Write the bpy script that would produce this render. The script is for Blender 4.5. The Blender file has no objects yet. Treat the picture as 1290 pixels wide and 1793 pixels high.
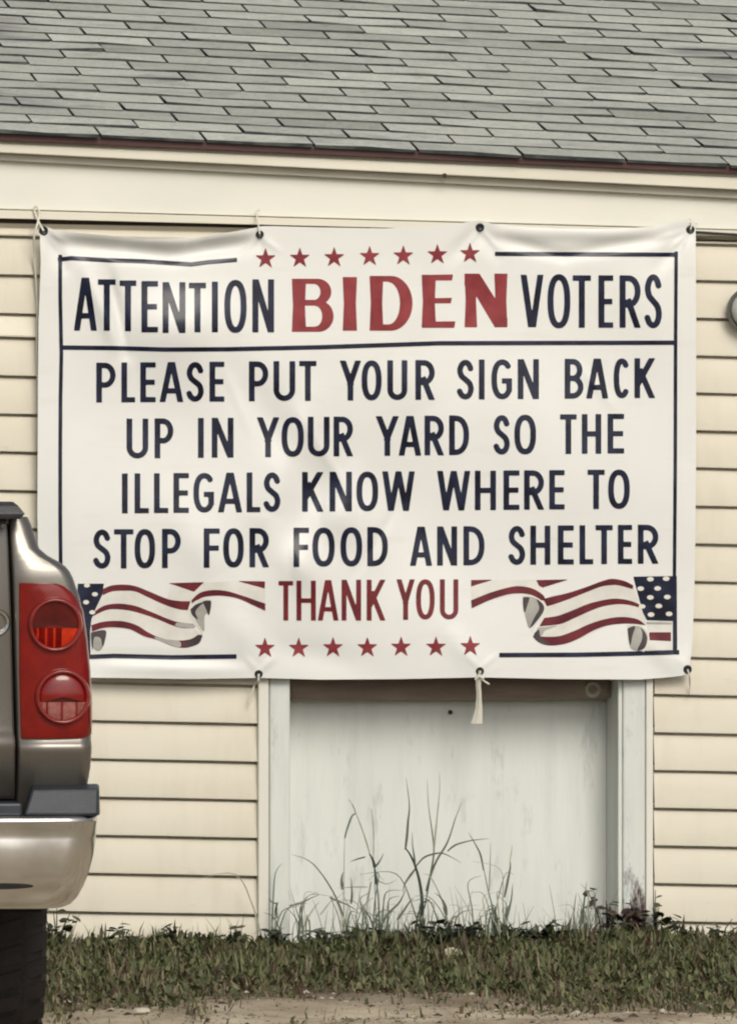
import bpy, math, random
import numpy as np
from mathutils import Vector
R = math.radians
random.seed(7)
rng = np.random.default_rng(11)
scene = bpy.context.scene
col = scene.collection

# ------------------------------------------------------------------ camera
YAW = R(9.0); DIST = 30.0; FPX = 18750.0            # focal length in photograph pixels
CAM = Vector((-DIST*math.sin(YAW), -DIST*math.cos(YAW), 1.60))
AIM = Vector((0, 0, 1.23))
FWD = (AIM-CAM).normalized()
RGT = FWD.cross(Vector((0, 0, 1))).normalized()
UPV = RGT.cross(FWD).normalized()
cd = bpy.data.cameras.new('camera'); cam = bpy.data.objects.new('camera', cd); col.objects.link(cam)
cam.location = CAM; cam.rotation_euler = FWD.to_track_quat('-Z', 'Y').to_euler()
cd.sensor_fit = 'VERTICAL'; cd.sensor_height = 24.0; cd.lens = 24.0*FPX/1793.0
cd.clip_start = 0.5; cd.clip_end = 2000
scene.camera = cam
scene.cycles.pixel_filter_type = 'BLACKMAN_HARRIS'; scene.cycles.filter_width = 2.1   # a soft phone lens at full zoom

# ------------------------------------------------------------------ world, sun, exposure
SUN_EL, SUN_AZ = 36.0, 172.0                         # azimuth from +Y clockwise: behind the viewer, a little to the right
w = bpy.data.worlds.new('World'); scene.world = w; w.use_nodes = True
nt = w.node_tree; nt.nodes.clear()
wo = nt.nodes.new('ShaderNodeOutputWorld'); bg = nt.nodes.new('ShaderNodeBackground')
sk = nt.nodes.new('ShaderNodeTexSky'); sk.sky_type = 'NISHITA'; sk.sun_disc = False
sk.sun_elevation = R(SUN_EL); sk.sun_rotation = R(SUN_AZ); sk.dust_density = 4.0; sk.air_density = 1.0
hs = nt.nodes.new('ShaderNodeHueSaturation'); hs.inputs['Saturation'].default_value = 0.28
nt.links.new(sk.outputs[0], hs.inputs['Color']); nt.links.new(hs.outputs[0], bg.inputs[0])
bg.inputs[1].default_value = 0.11
nt.links.new(bg.outputs[0], wo.inputs[0])
sl = bpy.data.lights.new('sun', 'SUN'); so = bpy.data.objects.new('sun', sl); col.objects.link(so)
sl.energy = 1.5; sl.angle = R(24); sl.color = (1.0, 0.93, 0.80)
_az = R(SUN_AZ); _el = R(SUN_EL)
_d = Vector((math.sin(_az)*math.cos(_el), math.cos(_az)*math.cos(_el), math.sin(_el)))
so.rotation_euler = (-_d).to_track_quat('-Z', 'Y').to_euler(); so.location = (-4, -8, 9)
vs = scene.view_settings
vs.view_transform = 'Standard'; vs.look = 'None'; vs.exposure = -0.05; vs.gamma = 1.0; vs.use_curve_mapping = False

# ------------------------------------------------------------------ helpers
def px(x, y, Y=0.0):
    """point where the sight line of photograph pixel (x, y) meets the plane at depth Y"""
    d = FWD + RGT*((x-645.0)/FPX) - UPV*((y-896.5)/FPX)
    t = (Y-CAM.y)/d.y
    return CAM + d*t

_F = np.array(FWD); _Rt = np.array(RGT); _U = np.array(UPV); _C = np.array(CAM)
def npx(x, y, Y):
    x = np.asarray(x, float); y = np.asarray(y, float)
    d = _F + _Rt*((x-645.0)/FPX)[..., None] - _U*((y-896.5)/FPX)[..., None]
    t = (np.broadcast_to(Y, x.shape)-_C[1])/d[..., 1]
    return _C + d*t[..., None]

def tag(o, label=None, cat=None, group=None, kind=None):
    if label: o['label'] = label
    if cat: o['category'] = cat
    if group: o['group'] = group
    if kind: o['kind'] = kind
    return o

def empty(name, loc, label=None, cat=None, group=None):
    o = bpy.data.objects.new(name, None); col.objects.link(o); o.location = loc
    o.empty_display_size = 0.2
    return tag(o, label, cat, group)

def wloc(o):
    v = Vector((0, 0, 0))
    while o is not None:
        v = v + o.location; o = o.parent
    return v

class MB:
    def __init__(s): s.v = []; s.f = []; s.m = []
    def add(s, verts, faces, mi=0):
        b = len(s.v); s.v += [tuple(p) for p in verts]
        for f in faces: s.f.append([b+i for i in f]); s.m.append(mi)
    def grid(s, rows, mi=0, close=False, flip=False):
        n = len(rows[0]); b = len(s.v)
        for r in rows: s.v += [tuple(p) for p in r]
        for i in range(len(rows)-1):
            for j in range(n if close else n-1):
                k = (j+1) % n
                q = [b+i*n+j, b+i*n+k, b+(i+1)*n+k, b+(i+1)*n+j]
                s.f.append(q[::-1] if flip else q); s.m.append(mi)
    def box(s, x0, x1, y0, y1, z0, z1, mi=0):
        s.hexa([(x0,y0,z0),(x1,y0,z0),(x1,y1,z0),(x0,y1,z0),(x0,y0,z1),(x1,y0,z1),(x1,y1,z1),(x0,y1,z1)], mi)
    def hexa(s, p, mi=0):
        s.add(p, [(3,2,1,0),(4,5,6,7),(0,1,5,4),(1,2,6,5),(2,3,7,6),(3,0,4,7)], mi)
    def prism(s, poly, d, mi=0):
        n = len(poly); d = Vector(d)
        a = [Vector(p) for p in poly]; c = [p+d for p in a]
        s.add(a+c, [list(range(n))[::-1], [n+i for i in range(n)]] + [(i, (i+1) % n, n+(i+1) % n, n+i) for i in range(n)], mi)
    def tube(s, pts, r, n=8, mi=0, caps=True):
        pts = [Vector(p) for p in pts]; rows = []
        rr = r if isinstance(r, (list, tuple)) else [r]*len(pts)
        for i, p in enumerate(pts):
            t = (pts[min(i+1, len(pts)-1)]-pts[max(i-1, 0)]).normalized()
            a = t.cross(Vector((0.13, 0.92, 0.31)));
            if a.length < 1e-4: a = t.cross(Vector((1, 0, 0)))
            a.normalize(); b = t.cross(a)
            rows.append([p + a*(rr[i]*math.cos(2*math.pi*k/n)) + b*(rr[i]*math.sin(2*math.pi*k/n)) for k in range(n)])
        base = len(s.v); s.grid(rows, mi, close=True)
        if caps:
            s.f.append([base+k for k in range(n)][::-1]); s.m.append(mi)
            e = base+(len(rows)-1)*n
            s.f.append([e+k for k in range(n)]); s.m.append(mi)
    def lathe(s, prof, centre, axis='Y', n=32, mi=0, a0=0, a1=2*math.pi):
        """profile (radius, along) turned round an axis through centre"""
        c = Vector(centre); rows = []
        full = abs(a1-a0-2*math.pi) < 1e-6
        for (r, h) in prof:
            row = []
            for k in range(n if full else n+1):
                t = a0+(a1-a0)*k/n
                if axis == 'Y': row.append(c+Vector((r*math.cos(t), h, r*math.sin(t))))
                elif axis == 'X': row.append(c+Vector((h, r*math.cos(t), r*math.sin(t))))
                else: row.append(c+Vector((r*math.cos(t), r*math.sin(t), h)))
            rows.append(row)
        s.grid(rows, mi, close=full)
    def build(s, name, mats, parent=None, smooth=False, label=None, bevel=0, angle=40):
        off = wloc(parent) if parent else Vector((0, 0, 0))
        me = bpy.data.meshes.new(name)
        me.from_pydata([(p[0]-off.x, p[1]-off.y, p[2]-off.z) for p in s.v], [], s.f)
        if not isinstance(mats, (list, tuple)): mats = [mats]
        for m in mats: me.materials.append(m)
        if len(mats) > 1: me.polygons.foreach_set('material_index', s.m)
        me.update()
        o = bpy.data.objects.new(name, me); col.objects.link(o)
        if parent: o.parent = parent
        if smooth:
            me.polygons.foreach_set('use_smooth', [True]*len(s.f))
            if angle < 180: me.set_sharp_from_angle(angle=R(angle))
        if bevel:
            b = o.modifiers.new('bevel', 'BEVEL'); b.width = bevel; b.segments = 2; b.limit_method = 'ANGLE'; b.angle_limit = R(35)
        if label: o['label'] = label
        return o

def thing(mb, name, mats, label, cat, loc=None, group=None, smooth=False):
    """a thing that is one mesh, origin moved to its base"""
    o = mb.build(name, mats, None, smooth)
    if loc is not None:
        loc = Vector(loc)
        for v in o.data.vertices: v.co -= loc
        o.location = loc
    return tag(o, label, cat, group)

# ------------------------------------------------------------------ materials
def newmat(name):
    m = bpy.data.materials.new(name); m.use_nodes = True
    n = m.node_tree; b = n.nodes['Principled BSDF']
    return m, n, b
def N(n, t, **kw):
    k = n.nodes.new(t)
    for a, v in kw.items(): setattr(k, a, v)
    return k
def coords(n, scale=(1, 1, 1)):
    t = N(n, 'ShaderNodeTexCoord'); mp = N(n, 'ShaderNodeMapping'); mp.inputs['Scale'].default_value = scale
    n.links.new(t.outputs['Object'], mp.inputs['Vector']); return mp.outputs[0]
def noise(n, vec, scale, detail=4, rough=0.55):
    t = N(n, 'ShaderNodeTexNoise'); t.inputs['Scale'].default_value = scale; t.inputs['Detail'].default_value = detail
    t.inputs['Roughness'].default_value = rough; n.links.new(vec, t.inputs['Vector']); return t.outputs['Fac']
def ramp(n, fac, stops):
    r = N(n, 'ShaderNodeValToRGB'); e = r.color_ramp.elements
    while len(e) > 1: e.remove(e[-1])
    e[0].position, e[0].color = stops[0][0], (*stops[0][1], 1)
    for p, c in stops[1:]:
        k = e.new(p); k.color = (*c, 1)
    n.links.new(fac, r.inputs[0]); return r.outputs[0]
def mix(n, fac, a, b, mode='MIX'):
    k = N(n, 'ShaderNodeMix', data_type='RGBA', blend_type=mode)
    if isinstance(fac, (int, float)): k.inputs[0].default_value = fac
    else: n.links.new(fac, k.inputs[0])
    for i, c in ((6, a), (7, b)):
        if isinstance(c, tuple): k.inputs[i].default_value = (*c, 1)
        else: n.links.new(c, k.inputs[i])
    return k.outputs[2]
def bump(n, b, h, strength=0.2, dist=0.01):
    k = N(n, 'ShaderNodeBump'); k.inputs['Strength'].default_value = strength; k.inputs['Distance'].default_value = dist
    n.links.new(h, k.inputs['Height']); n.links.new(k.outputs[0], b.inputs['Normal'])
def noisy(name, c0, c1, scale=8, rough=0.6, stretch=(1, 1, 1), bstr=0.1, bscale=None, metal=0.0, coat=0.0, lo=0.3, hi=0.7, bdist=0.004, spec=0.5):
    m, n, b = newmat(name); v = coords(n, stretch)
    f = noise(n, v, scale)
    n.links.new(ramp(n, f, [(lo, c0), (hi, c1)]), b.inputs['Base Color'])
    b.inputs['Roughness'].default_value = rough; b.inputs['Metallic'].default_value = metal; b.inputs['Coat Weight'].default_value = coat
    b.inputs['Specular IOR Level'].default_value = spec
    if bstr: bump(n, b, noise(n, v, bscale or scale*4), bstr, bdist)
    return m

M = {}
M['siding'] = noisy('cream_vinyl', (.69, .64, .525), (.735, .69, .575), 2.2, .5, (1, 1, 5), .06, 30, spec=.3)
m = M['siding']; n = m.node_tree; b = n.nodes['Principled BSDF']; src = b.inputs['Base Color'].links[0].from_socket
g = ramp(n, noise(n, coords(n, (7, 7, .8)), 1.6, 6, .65), [(.5, (0, 0, 0)), (.8, (.55, .55, .55))])
c = mix(n, g, src, (.58, .53, .43))
g = ramp(n, noise(n, coords(n, (1, 1, 1.6)), 9, 7, .75), [(.60, (0, 0, 0)), (.78, (.6, .6, .6))])
n.links.new(mix(n, g, c, (.52, .47, .38)), b.inputs['Base Color'])
M['trim'] = noisy('cream_trim_paint', (.68, .65, .54), (.76, .72, .61), 3, .55, (1, 1, 6), .08, 20, spec=.3)
M['frieze'] = noisy('frieze_paint', (.72, .71, .63), (.80, .785, .70), 2.0, .6, (1, 1, 2), .08, 25, spec=.3)
M['soffit'] = noisy('weathered_taupe_trim', (.42, .40, .33), (.54, .51, .43), 5, .7, (1, 1, 4), .1, 20)
M['drip'] = noisy('brown_metal_edge', (.045, .010, .009), (.075, .020, .016), 6, .5, (1, 1, 8), .15, 20)
M['foundation'] = noisy('foundation_shade_dark', (.03, .026, .022), (.06, .05, .04), 6, .9, bstr=.3)  # near-black: the shadow under the siding is put into the colour
M['white_channel'] = noisy('white_vinyl_channel', (.70, .68, .60), (.76, .74, .66), 4, .45, (1, 1, .5), .05, 30, spec=.3)

def weathered_paint(name, base, dark, streak, blotch_lo=.60, blotch_hi=.78, rot=None, rough=.65):
    m, n, b = newmat(name)
    v = coords(n, (9, 9, 1.0)); v2 = coords(n, (1, 1, 1)); v3 = coords(n, (3.2, 3.2, .8))
    base_c = ramp(n, noise(n, v2, 1.7, 5), [(.3, tuple(c*.93 for c in base)), (.7, base)])
    f = ramp(n, noise(n, v, 2.4, 6, .65), [(.45, (0, 0, 0)), (.75, (1, 1, 1))])
    c = mix(n, f, base_c, streak)
    f2 = ramp(n, noise(n, v3, 5.0, 6, .7), [(blotch_lo, (0, 0, 0)), (blotch_hi, (1, 1, 1))])
    c = mix(n, f2, c, dark)
    if rot:
        pos = N(n, 'ShaderNodeTexCoord'); sp = N(n, 'ShaderNodeSeparateXYZ'); n.links.new(pos.outputs['Object'], sp.inputs[0])
        mr = N(n, 'ShaderNodeMapRange'); mr.inputs['From Min'].default_value = rot[0]; mr.inputs['From Max'].default_value = rot[1]
        mr.inputs['To Min'].default_value = 1; mr.inputs['To Max'].default_value = 0; n.links.new(sp.outputs['Z'], mr.inputs['Value'])
        ad = N(n, 'ShaderNodeMath', operation='ADD'); n.links.new(mr.outputs[0], ad.inputs[0])
        ns = N(n, 'ShaderNodeMath', operation='MULTIPLY_ADD'); ns.inputs[1].default_value = 2.6; ns.inputs[2].default_value = -1.5
        n.links.new(noise(n, coords(n, (6, 6, 2.2)), 3.0, 6, .7), ns.inputs[0]); n.links.new(ns.outputs[0], ad.inputs[1])
        f3 = ramp(n, ad.outputs[0], [(.45, (0, 0, 0)), (.8, (1, 1, 1))])
        c = mix(n, f3, c, rot[2])
    n.links.new(c, b.inputs['Base Color']); b.inputs['Roughness'].default_value = rough; b.inputs['Specular IOR Level'].default_value = .3
    bump(n, b, noise(n, v, 5, 6), .25, .004)
    return m
M['panel'] = weathered_paint('weathered_white_board', (.74, .76, .71), (.38, .42, .41), (.63, .66, .625), .57, .80)
M['post'] = weathered_paint('peeling_white_post', (.70, .72, .66), (.30, .32, .32), (.55, .59, .58), .62, .8)
M['post_rot'] = weathered_paint('rotting_white_post', (.68, .70, .65), (.26, .29, .30), (.52, .56, .56), .58, .78, rot=(.02, .36, (.06, .032, .028)))
M['header'] = noisy('bare_brown_header', (.24, .185, .15), (.33, .26, .21), 7, .8, (1, 1, 5), .3, 25)
M['nail'] = noisy('rusty_iron', (.02, .012, .01), (.05, .03, .02), 30, .7)

# shingles: granules with long weather streaks
m, n, b = newmat('grey_asphalt_shingle')
v = coords(n)
g = noise(n, v, 160, 3, .7)
big = noise(n, coords(n, (1, 2.2, 1)), 2.6, 5, .6)
tabv = N(n, 'ShaderNodeAttribute', attribute_name='tab'); 
c = ramp(n, g, [(.25, (.36, .37, .33)), (.75, (.62, .63, .555))])
c = mix(n, ramp(n, big, [(.60, (0, 0, 0)), (.74, (.8, .8, .8))]), c, (.24, .24, .23))
c = mix(n, ramp(n, noise(n, coords(n, (1, 1, 1)), 9, 6, .7), [(.42, (0, 0, 0)), (.72, (.75, .75, .75))]), c, (.40, .405, .36))
c = mix(n, ramp(n, noise(n, coords(n, (.6, 1.4, 1)), 1.5, 7, .7), [(.56, (0, 0, 0)), (.66, (.75, .75, .75))]), c, (.23, .225, .22))
c = mix(n, ramp(n, noise(n, coords(n, (1, 1, 1)), 38, 5, .75), [(.5, (0, 0, 0)), (.7, (.6, .6, .6))]), c, (.25, .255, .24))
c = mix(n, .75, c, tabv.outputs['Color'], 'MULTIPLY')
n.links.new(c, b.inputs['Base Color']); b.inputs['Roughness'].default_value = .92; b.inputs['Specular IOR Level'].default_value = .15
bump(n, b, g, .5, .004)
M['shingle'] = m
M['underlay'] = noisy('dark_asphalt_edge', (.028, .034, .036), (.13, .135, .125), 9, .95, lo=.42, hi=.72)

# vinyl banner and its inks
m, n, b = newmat('white_banner_vinyl')
v = coords(n)
c = ramp(n, noise(n, v, 2.3, 5, .6), [(.3, (.72, .72, .685)), (.7, (.77, .77, .735))])
st = noise(n, coords(n, (1.5, 1, 7)), 3.2, 4)
c = mix(n, ramp(n, st, [(.58, (0, 0, 0)), (.8, (.5, .5, .5))]), c, (.65, .64, .585))
n.links.new(c, b.inputs['Base Color']); b.inputs['Roughness'].default_value = .42; b.inputs['Specular IOR Level'].default_value = .4
bump(n, b, noise(n, v, 14, 4), .12, .006)
M['vinyl'] = m
def ink(name, c0, c1, rough=.33, spec=.5):
    return noisy(name, c0, c1, 14, rough, bstr=.08, bscale=40, lo=.35, hi=.65, spec=spec)
M['navy'] = ink('navy_ink', (.007, .008, .019), (.022, .027, .056), .24, .22)
M['red'] = ink('red_ink', (.21, .026, .030), (.29, .046, .050), .45, .25)
M['star_red'] = ink('star_red_ink', (.20, .024, .032), (.29, .055, .062), .45, .2)
M['stripe_red'] = ink('stripe_red_ink', (.085, .010, .017), (.16, .024, .032), .4, .2)
M['thank_red'] = ink('dark_red_ink', (.115, .014, .019), (.18, .024, .029), .4, .2)
M['flag_grey'] = ink('printed_grey', (.30, .29, .26), (.42, .41, .37), .45)
M['flag_dark'] = ink('printed_shadow', (.020, .012, .016), (.05, .035, .04), .4)
M['flag_white'] = ink('printed_white', (.68, .66, .58), (.74, .72, .63), .45)
M['flag_cloth'] = ink('printed_cloth_white', (.62, .605, .55), (.72, .705, .645), .45)
M['grommet'] = noisy('dull_grommet', (.012, .014, .016), (.03, .034, .036), 40, .45, metal=.4)
M['cord'] = noisy('white_cotton_cord', (.66, .63, .53), (.74, .71, .62), 60, .85, bstr=.5, bscale=200)
M['trim_line_black'] = noisy('trim_line_black', (.012, .013, .014), (.02, .021, .022), 30, .5)

# ground
m, n, b = newmat('sandy_dirt')
v = coords(n)
c = ramp(n, noise(n, v, 3.5, 8, .65), [(.3, (.23, .175, .125)), (.5, (.36, .29, .205)), (.72, (.50, .42, .31))])
c = mix(n, ramp(n, noise(n, v, 40, 4, .7), [(.55, (0, 0, 0)), (.75, (.7, .7, .7))]), c, (.17, .12, .085))
# soil under the lawn: within ~2 m of the wall
pos = N(n, 'ShaderNodeTexCoord'); sp = N(n, 'ShaderNodeSeparateXYZ'); n.links.new(pos.outputs['Object'], sp.inputs[0])
ma = N(n, 'ShaderNodeMath', operation='MULTIPLY_ADD'); ma.inputs[1].default_value = 1.0
n.links.new(noise(n, v, 2.2, 5, .6), ma.inputs[0]); n.links.new(sp.outputs['Y'], ma.inputs[2])
soil = ramp(n, noise(n, v, 12, 5), [(.3, (.055, .040, .026)), (.7, (.14, .10, .066))])
c = mix(n, ramp(n, ma.outputs[0], [(0, (0, 0, 0)), (.0001, (0, 0, 0))]), c, soil)
mr = N(n, 'ShaderNodeMapRange'); mr.inputs['From Min'].default_value = -2.45; mr.inputs['From Max'].default_value = -1.5
n.links.new(ma.outputs[0], mr.inputs['Value'])
c = mix(n, mr.outputs[0], ramp(n, noise(n, v, 3.5, 8, .65), [(.35, (.30, .24, .17)), (.5, (.50, .42, .31)), (.65, (.68, .59, .45))]), soil)
n.links.new(c, b.inputs['Base Color']); b.inputs['Roughness'].default_value = .95; b.inputs['Specular IOR Level'].default_value = .1
bump(n, b, noise(n, v, 25, 8, .7), .7, .02)
M['ground'] = m
def leafmat(name, c, rough=.55):
    m, n, b = newmat(name); v = coords(n)
    n.links.new(ramp(n, noise(n, v, 30, 3), [(.3, tuple(k*.75 for k in c)), (.7, tuple(k*1.2 for k in c))]), b.inputs['Base Color'])
    b.inputs['Roughness'].default_value = rough; b.inputs['Specular IOR Level'].default_value = .25
    return m
M['g_dark'] = leafmat('dark_grass', (.070, .082, .034))
M['g_olive'] = leafmat('olive_grass', (.125, .135, .058))
M['g_light'] = leafmat('pale_grass', (.19, .19, .10))
M['g_straw'] = leafmat('straw', (.19, .155, .095))
M['g_brown'] = leafmat('dead_grass', (.075, .050, .034))
M['blade'] = leafmat('grey_green_blade', (.16, .195, .155))
M['blade_pale'] = leafmat('pale_blade', (.40, .41, .32))
M['stem_dark'] = leafmat('dark_stem', (.04, .055, .042))
M['weed_leaf'] = leafmat('weed_leaf', (.028, .036, .018))
M['dead_stem'] = leafmat('dead_brown_stem', (.045, .024, .02))
M['litter'] = noisy('pale_scrap', (.40, .36, .27), (.56, .51, .41), 40, .7)

# ------------------------------------------------------------------ ground
xs = np.concatenate([[-600, -200, -60, -20, -8], np.arange(-4, 4.01, .08), [8, 20, 60, 200, 600]])
ys = np.concatenate([[-600, -200, -80, -40, -20, -10], np.arange(-7, .31, .08), [2, 8, 30, 100, 300, 600]])
def gz(X, Y):
    near = np.exp(-(np.maximum(np.abs(X)-3.6, 0))**2*3)*np.exp(-np.maximum(-6.5-Y, 0)**2*3)*np.exp(-np.maximum(Y-.1, 0)*9)
    h = .012*np.sin(3.1*X+1.3*Y)+.010*np.sin(5.3*Y-2.2*X+1)+.008*np.sin(9.1*X+4*Y)*np.cos(7.7*Y)
    bank = .03*np.exp(-((Y+.12)/.35)**2)
    return near*(h+bank)-.004
XX, YY = np.meshgrid(xs, ys)
ZZ = gz(XX, YY)
mb = MB(); mb.grid([[(XX[i, j], YY[i, j], ZZ[i, j]) for j in range(len(xs))] for i in range(len(ys))])
tag(mb.build('ground', M['ground'], smooth=True, angle=180), 'sandy bare dirt and soil', None, None, 'structure')

# ------------------------------------------------------------------ house
house = empty('house', (0, 0.1, 0), 'cream vinyl sided house with low grey shingle roof and a boarded recess', 'house')

XA, XB = -3200.0, 4400.0                              # photograph columns the wall runs between
def lin(yl, yr):                                       # a line given at x=0 and x=1290
    return lambda x: yl+(yr-yl)*x/1290.0
def beam(name, mat, top, bot, Yf, Yb, x0=XA, x1=XB, parent=None, bevel=0.003):
    """a straight board following two traced lines, front face at Yf, back at Yb"""
    fa, fb = top, bot
    def at(x, f):
        a = px(0, f(0), Yf); c = px(1290, f(1290), Yf)
        t = (px(x, f(x), Yf).x-a.x)/(c.x-a.x)
        return a+(c-a)*t
    p0, p1, p2, p3 = at(x0, fb), at(x1, fb), at(x1, fa), at(x0, fa)
    dy = Vector((0, Yb-Yf, 0))
    m_ = MB(); m_.hexa([p0, p1, p1+dy, p0+dy, p3, p2, p2+dy, p3+dy])
    return m_.build(name, mat, parent or house, bevel=bevel)

# siding -----------------------------------------------------------
def slope(yr):                                         # tilt of a course line, from its height at x=1220
    return float(np.interp(yr, [390, 480, 600, 860, 1270, 1600, 1665], [.028, .026, .026, .0228, .0217, .0175, .013]))
right = [426, 490, 556, 622, 687, 753, 818, 885, 951, 1017, 1083, 1150, 1216, 1283, 1349, 1415, 1481, 1547, 1613, 1672]
Rl = [(y-slope(y)*1220, y+slope(y)*70) for y in right]    # heights at x=0 and x=1290
Ll = [(412, 412+26), (480, 480+27), (548, 548+30), (589, 622+2)]+Rl[4:]
mb = MB()
def course(top, bot, x0, x1):
    ft, fb = lin(*top), lin(*bot)
    n_ = max(2, int(abs(x1-x0)/90))
    rows = [[], [], [], [], [], []]
    for i in range(n_+1):
        x = x0+(x1-x0)*i/n_
        wv = .0009*math.sin(x*.013+bot[0])+.0006*math.sin(x*.031+2*bot[0])
        zt = px(x, ft(x)).z; zb = px(x, fb(x)).z; X = px(x, fb(x)).x
        dz = .0004*math.sin(x*.02+bot[0]*1.7)
        rows[0].append((X, .017, zb+dz)); rows[1].append((X, -.019+wv, zb+dz)); rows[2].append((X, -.020+wv, zb+.004+dz))
        rows[3].append((X, -.0045+wv, zt-.0085)); rows[4].append((X, .0165, zt-.0078)); rows[5].append((X, .0165, zt+(.012 if top[0] > 395 or x0 > 0 else .0055)))
    mb.grid(rows)
mid = 650
tops_r = [(394, 418)]+Rl[:-1]; tops_l = [(394, 418)]+Ll[:-1]
for k in range(len(Rl)):
    low = k >= 12
    course(tops_r[k], Rl[k], 1143 if low else mid, XB)
    course(tops_l[k], Ll[k], XA, 453 if low else mid-.5)
mb.build('siding', M['siding'], house, smooth=True, angle=25)
# sheathing behind the siding, split round the recess, and the foundation under it
ztop, zrec = 2.13, px(645, 1188).z
xl_, xr_ = px(470, 1400).x, px(1130, 1400).x
Xa, Xb = px(XA, 900).x, px(XB, 900).x
mb = MB()
mb.box(Xa+.01, Xb-.01, .018, .10, zrec+.001, ztop); mb.box(Xa+.01, xl_-.055, .018, .10, -.02, zrec); mb.box(xr_+.055, Xb-.01, .018, .10, -.02, zrec)
mb.box(Xa+.01, Xb-.01, 7.2, 7.3, -.02, ztop); mb.box(Xa-.0, Xa+.1, .101, 7.19, -.02, ztop); mb.box(Xb-.1, Xb, .101, 7.19, -.02, ztop)
mb.build('wall_core', M['foundation'], house)

# eave and frieze ---------------------------------------------------
YE = -.100
beam('frieze_board', M['frieze'], lin(240, 300), lin(366, 402), -.030, .015)
beam('frieze_strip', M['trim'], lin(367.5, 403.5), lin(382, 414), -.040, .012)
beam('soffit', M['soffit'], lin(262, 326), lin(281, 348), -.052, -.034)
beam('fascia', M['trim'], lin(251, 311), lin(267, 332), -.082, -.054)
beam('fascia_backing', M['soffit'], lin(240, 300), lin(254, 314), -.076, -.056)
beam('drip_edge', M['drip'], lin(231, 291), lin(246, 304.5), YE, -.083, bevel=.002)
mb = MB()
mb.lathe([(0.0, -.085), (.006, -.0845), (.007, -.0815)], (px(780, 307, -.1).x, 0, px(780, 307, -.1).z), 'Y', 10)
mb.build('nail', M['nail'], house, smooth=True)

# roof ----------------------------------------------------------------
PL, PR = px(0, 230, YE-.012), px(1290, 292, YE-.012)
e = (PR-PL).normalized()
TL = -3.6; TR = 6.6; PIT = R(12.6)
def rp(t, s, h=0.0):                                   # t along the eave, s up the slope, h off the roof plane
    up = Vector((0, math.cos(PIT), math.sin(PIT))); nn = e.cross(up).normalized()
    return PL+e*t+up*s+nn*h
roof = empty('roof', (0, .1, 2.3)); roof.parent = house; roof.location = Vector((0, .1, 2.3))-house.location
EXPO, TAB, RIDGE = .127, .298, 3.75
mb = MB(); tabcol = []
ncourse = int(RIDGE/EXPO)
def addtab(t0, t1, s0, s1, hb, tint, jl, jr):
    a0, a1 = rp(t0, s0+jl, hb[0]), rp(t1, s0+jr, hb[1])
    am = rp((t0+t1)/2, s0+(jl+jr)/2, hb[2])
    b0, b1, bm_ = rp(t0, s1, .001), rp(t1, s1, .001), rp((t0+t1)/2, s1, .001)
    f0, f1, fm = rp(t0, s0+jl, -.003), rp(t1, s0+jr, -.003), rp((t0+t1)/2, s0+(jl+jr)/2, -.003)
    g0, g1 = rp(t0, s1, -.003), rp(t1, s1, -.003)
    mb.add([a0, am, a1, b1, bm_, b0], [(0, 1, 4, 5), (1, 2, 3, 4)], 0); tabcol.extend([tint]*2)
    mb.add([f0, fm, f1, a1, am, a0], [(0, 1, 4, 5), (1, 2, 3, 4)], 1); tabcol.extend([tint]*2)
    mb.add([f0, a0, b0, g0], [(0, 1, 2, 3)], 1); mb.add([f1, g1, b1, a1], [(0, 1, 2, 3)], 1); tabcol.extend([tint]*2)
for k in range(ncourse):
    t = TL+(k % 2)*TAB/2+.05*math.sin(k*1.9)*.2+rng.normal()*.004-(k*.0105)
    while t < TR:
        wd = TAB*(1+rng.normal()*.012)
        tint = float(np.clip(1+rng.normal()*.12, .65, 1.25)) if rng.random() > .05 else .68
        lift = rng.random()
        hb = [.0045+.006*rng.random()**2, .0045+.006*rng.random()**2, .0045+.005*rng.random()**2]
        if lift > .93: hb[rng.integers(0, 2)] += .004
        jl, jr = rng.normal()*.0036, rng.normal()*.0036
        s0 = k*EXPO
        if k == 0: jl += rng.normal()*.003-.004; jr += rng.normal()*.003-.004
        addtab(t, t+wd-.0085, s0, s0+EXPO+.012, hb, tint, jl, jr)
        t += wd
o = mb.build('shingles', [M['shingle'], M['underlay']], roof)
at_ = o.data.attributes.new('tab', 'FLOAT_COLOR', 'FACE')
at_.data.foreach_set('color', np.repeat(np.array(tabcol), 4).astype(np.float32))
mb = MB()
mb.hexa([rp(TL, .035, -.022), rp(TR, .035, -.022), rp(TR, RIDGE, -.022), rp(TL, RIDGE, -.022), rp(TL, .035, -.004), rp(TR, .035, -.004), rp(TR, RIDGE, -.004), rp(TL, RIDGE, -.004)])
mb.build('roof_deck', M['underlay'], roof)  # dark in the slots: shade and dirt of the shingles below, as colour
mb = MB()                                              # far slope
a, c_ = rp(TL, RIDGE, .004), rp(TR, RIDGE, .004); dn = Vector((0, 3.9, -.85))
mb.hexa([a+Vector((0, 0, -.03)), c_+Vector((0, 0, -.03)), c_+dn+Vector((0, 0, -.03)), a+dn+Vector((0, 0, -.03)), a, c_, c_+dn, a+dn])
mb.build('back_slope', M['underlay'], roof)
for X in (Xa+.02, Xb-.12):
    mb = MB(); mb.prism([(X, .02, ztop+.001), (X, 7.2, ztop+.001), (X, 3.5, 2.78)], (.1, 0, 0))
    mb.build('gable', M['siding'], house)

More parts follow.
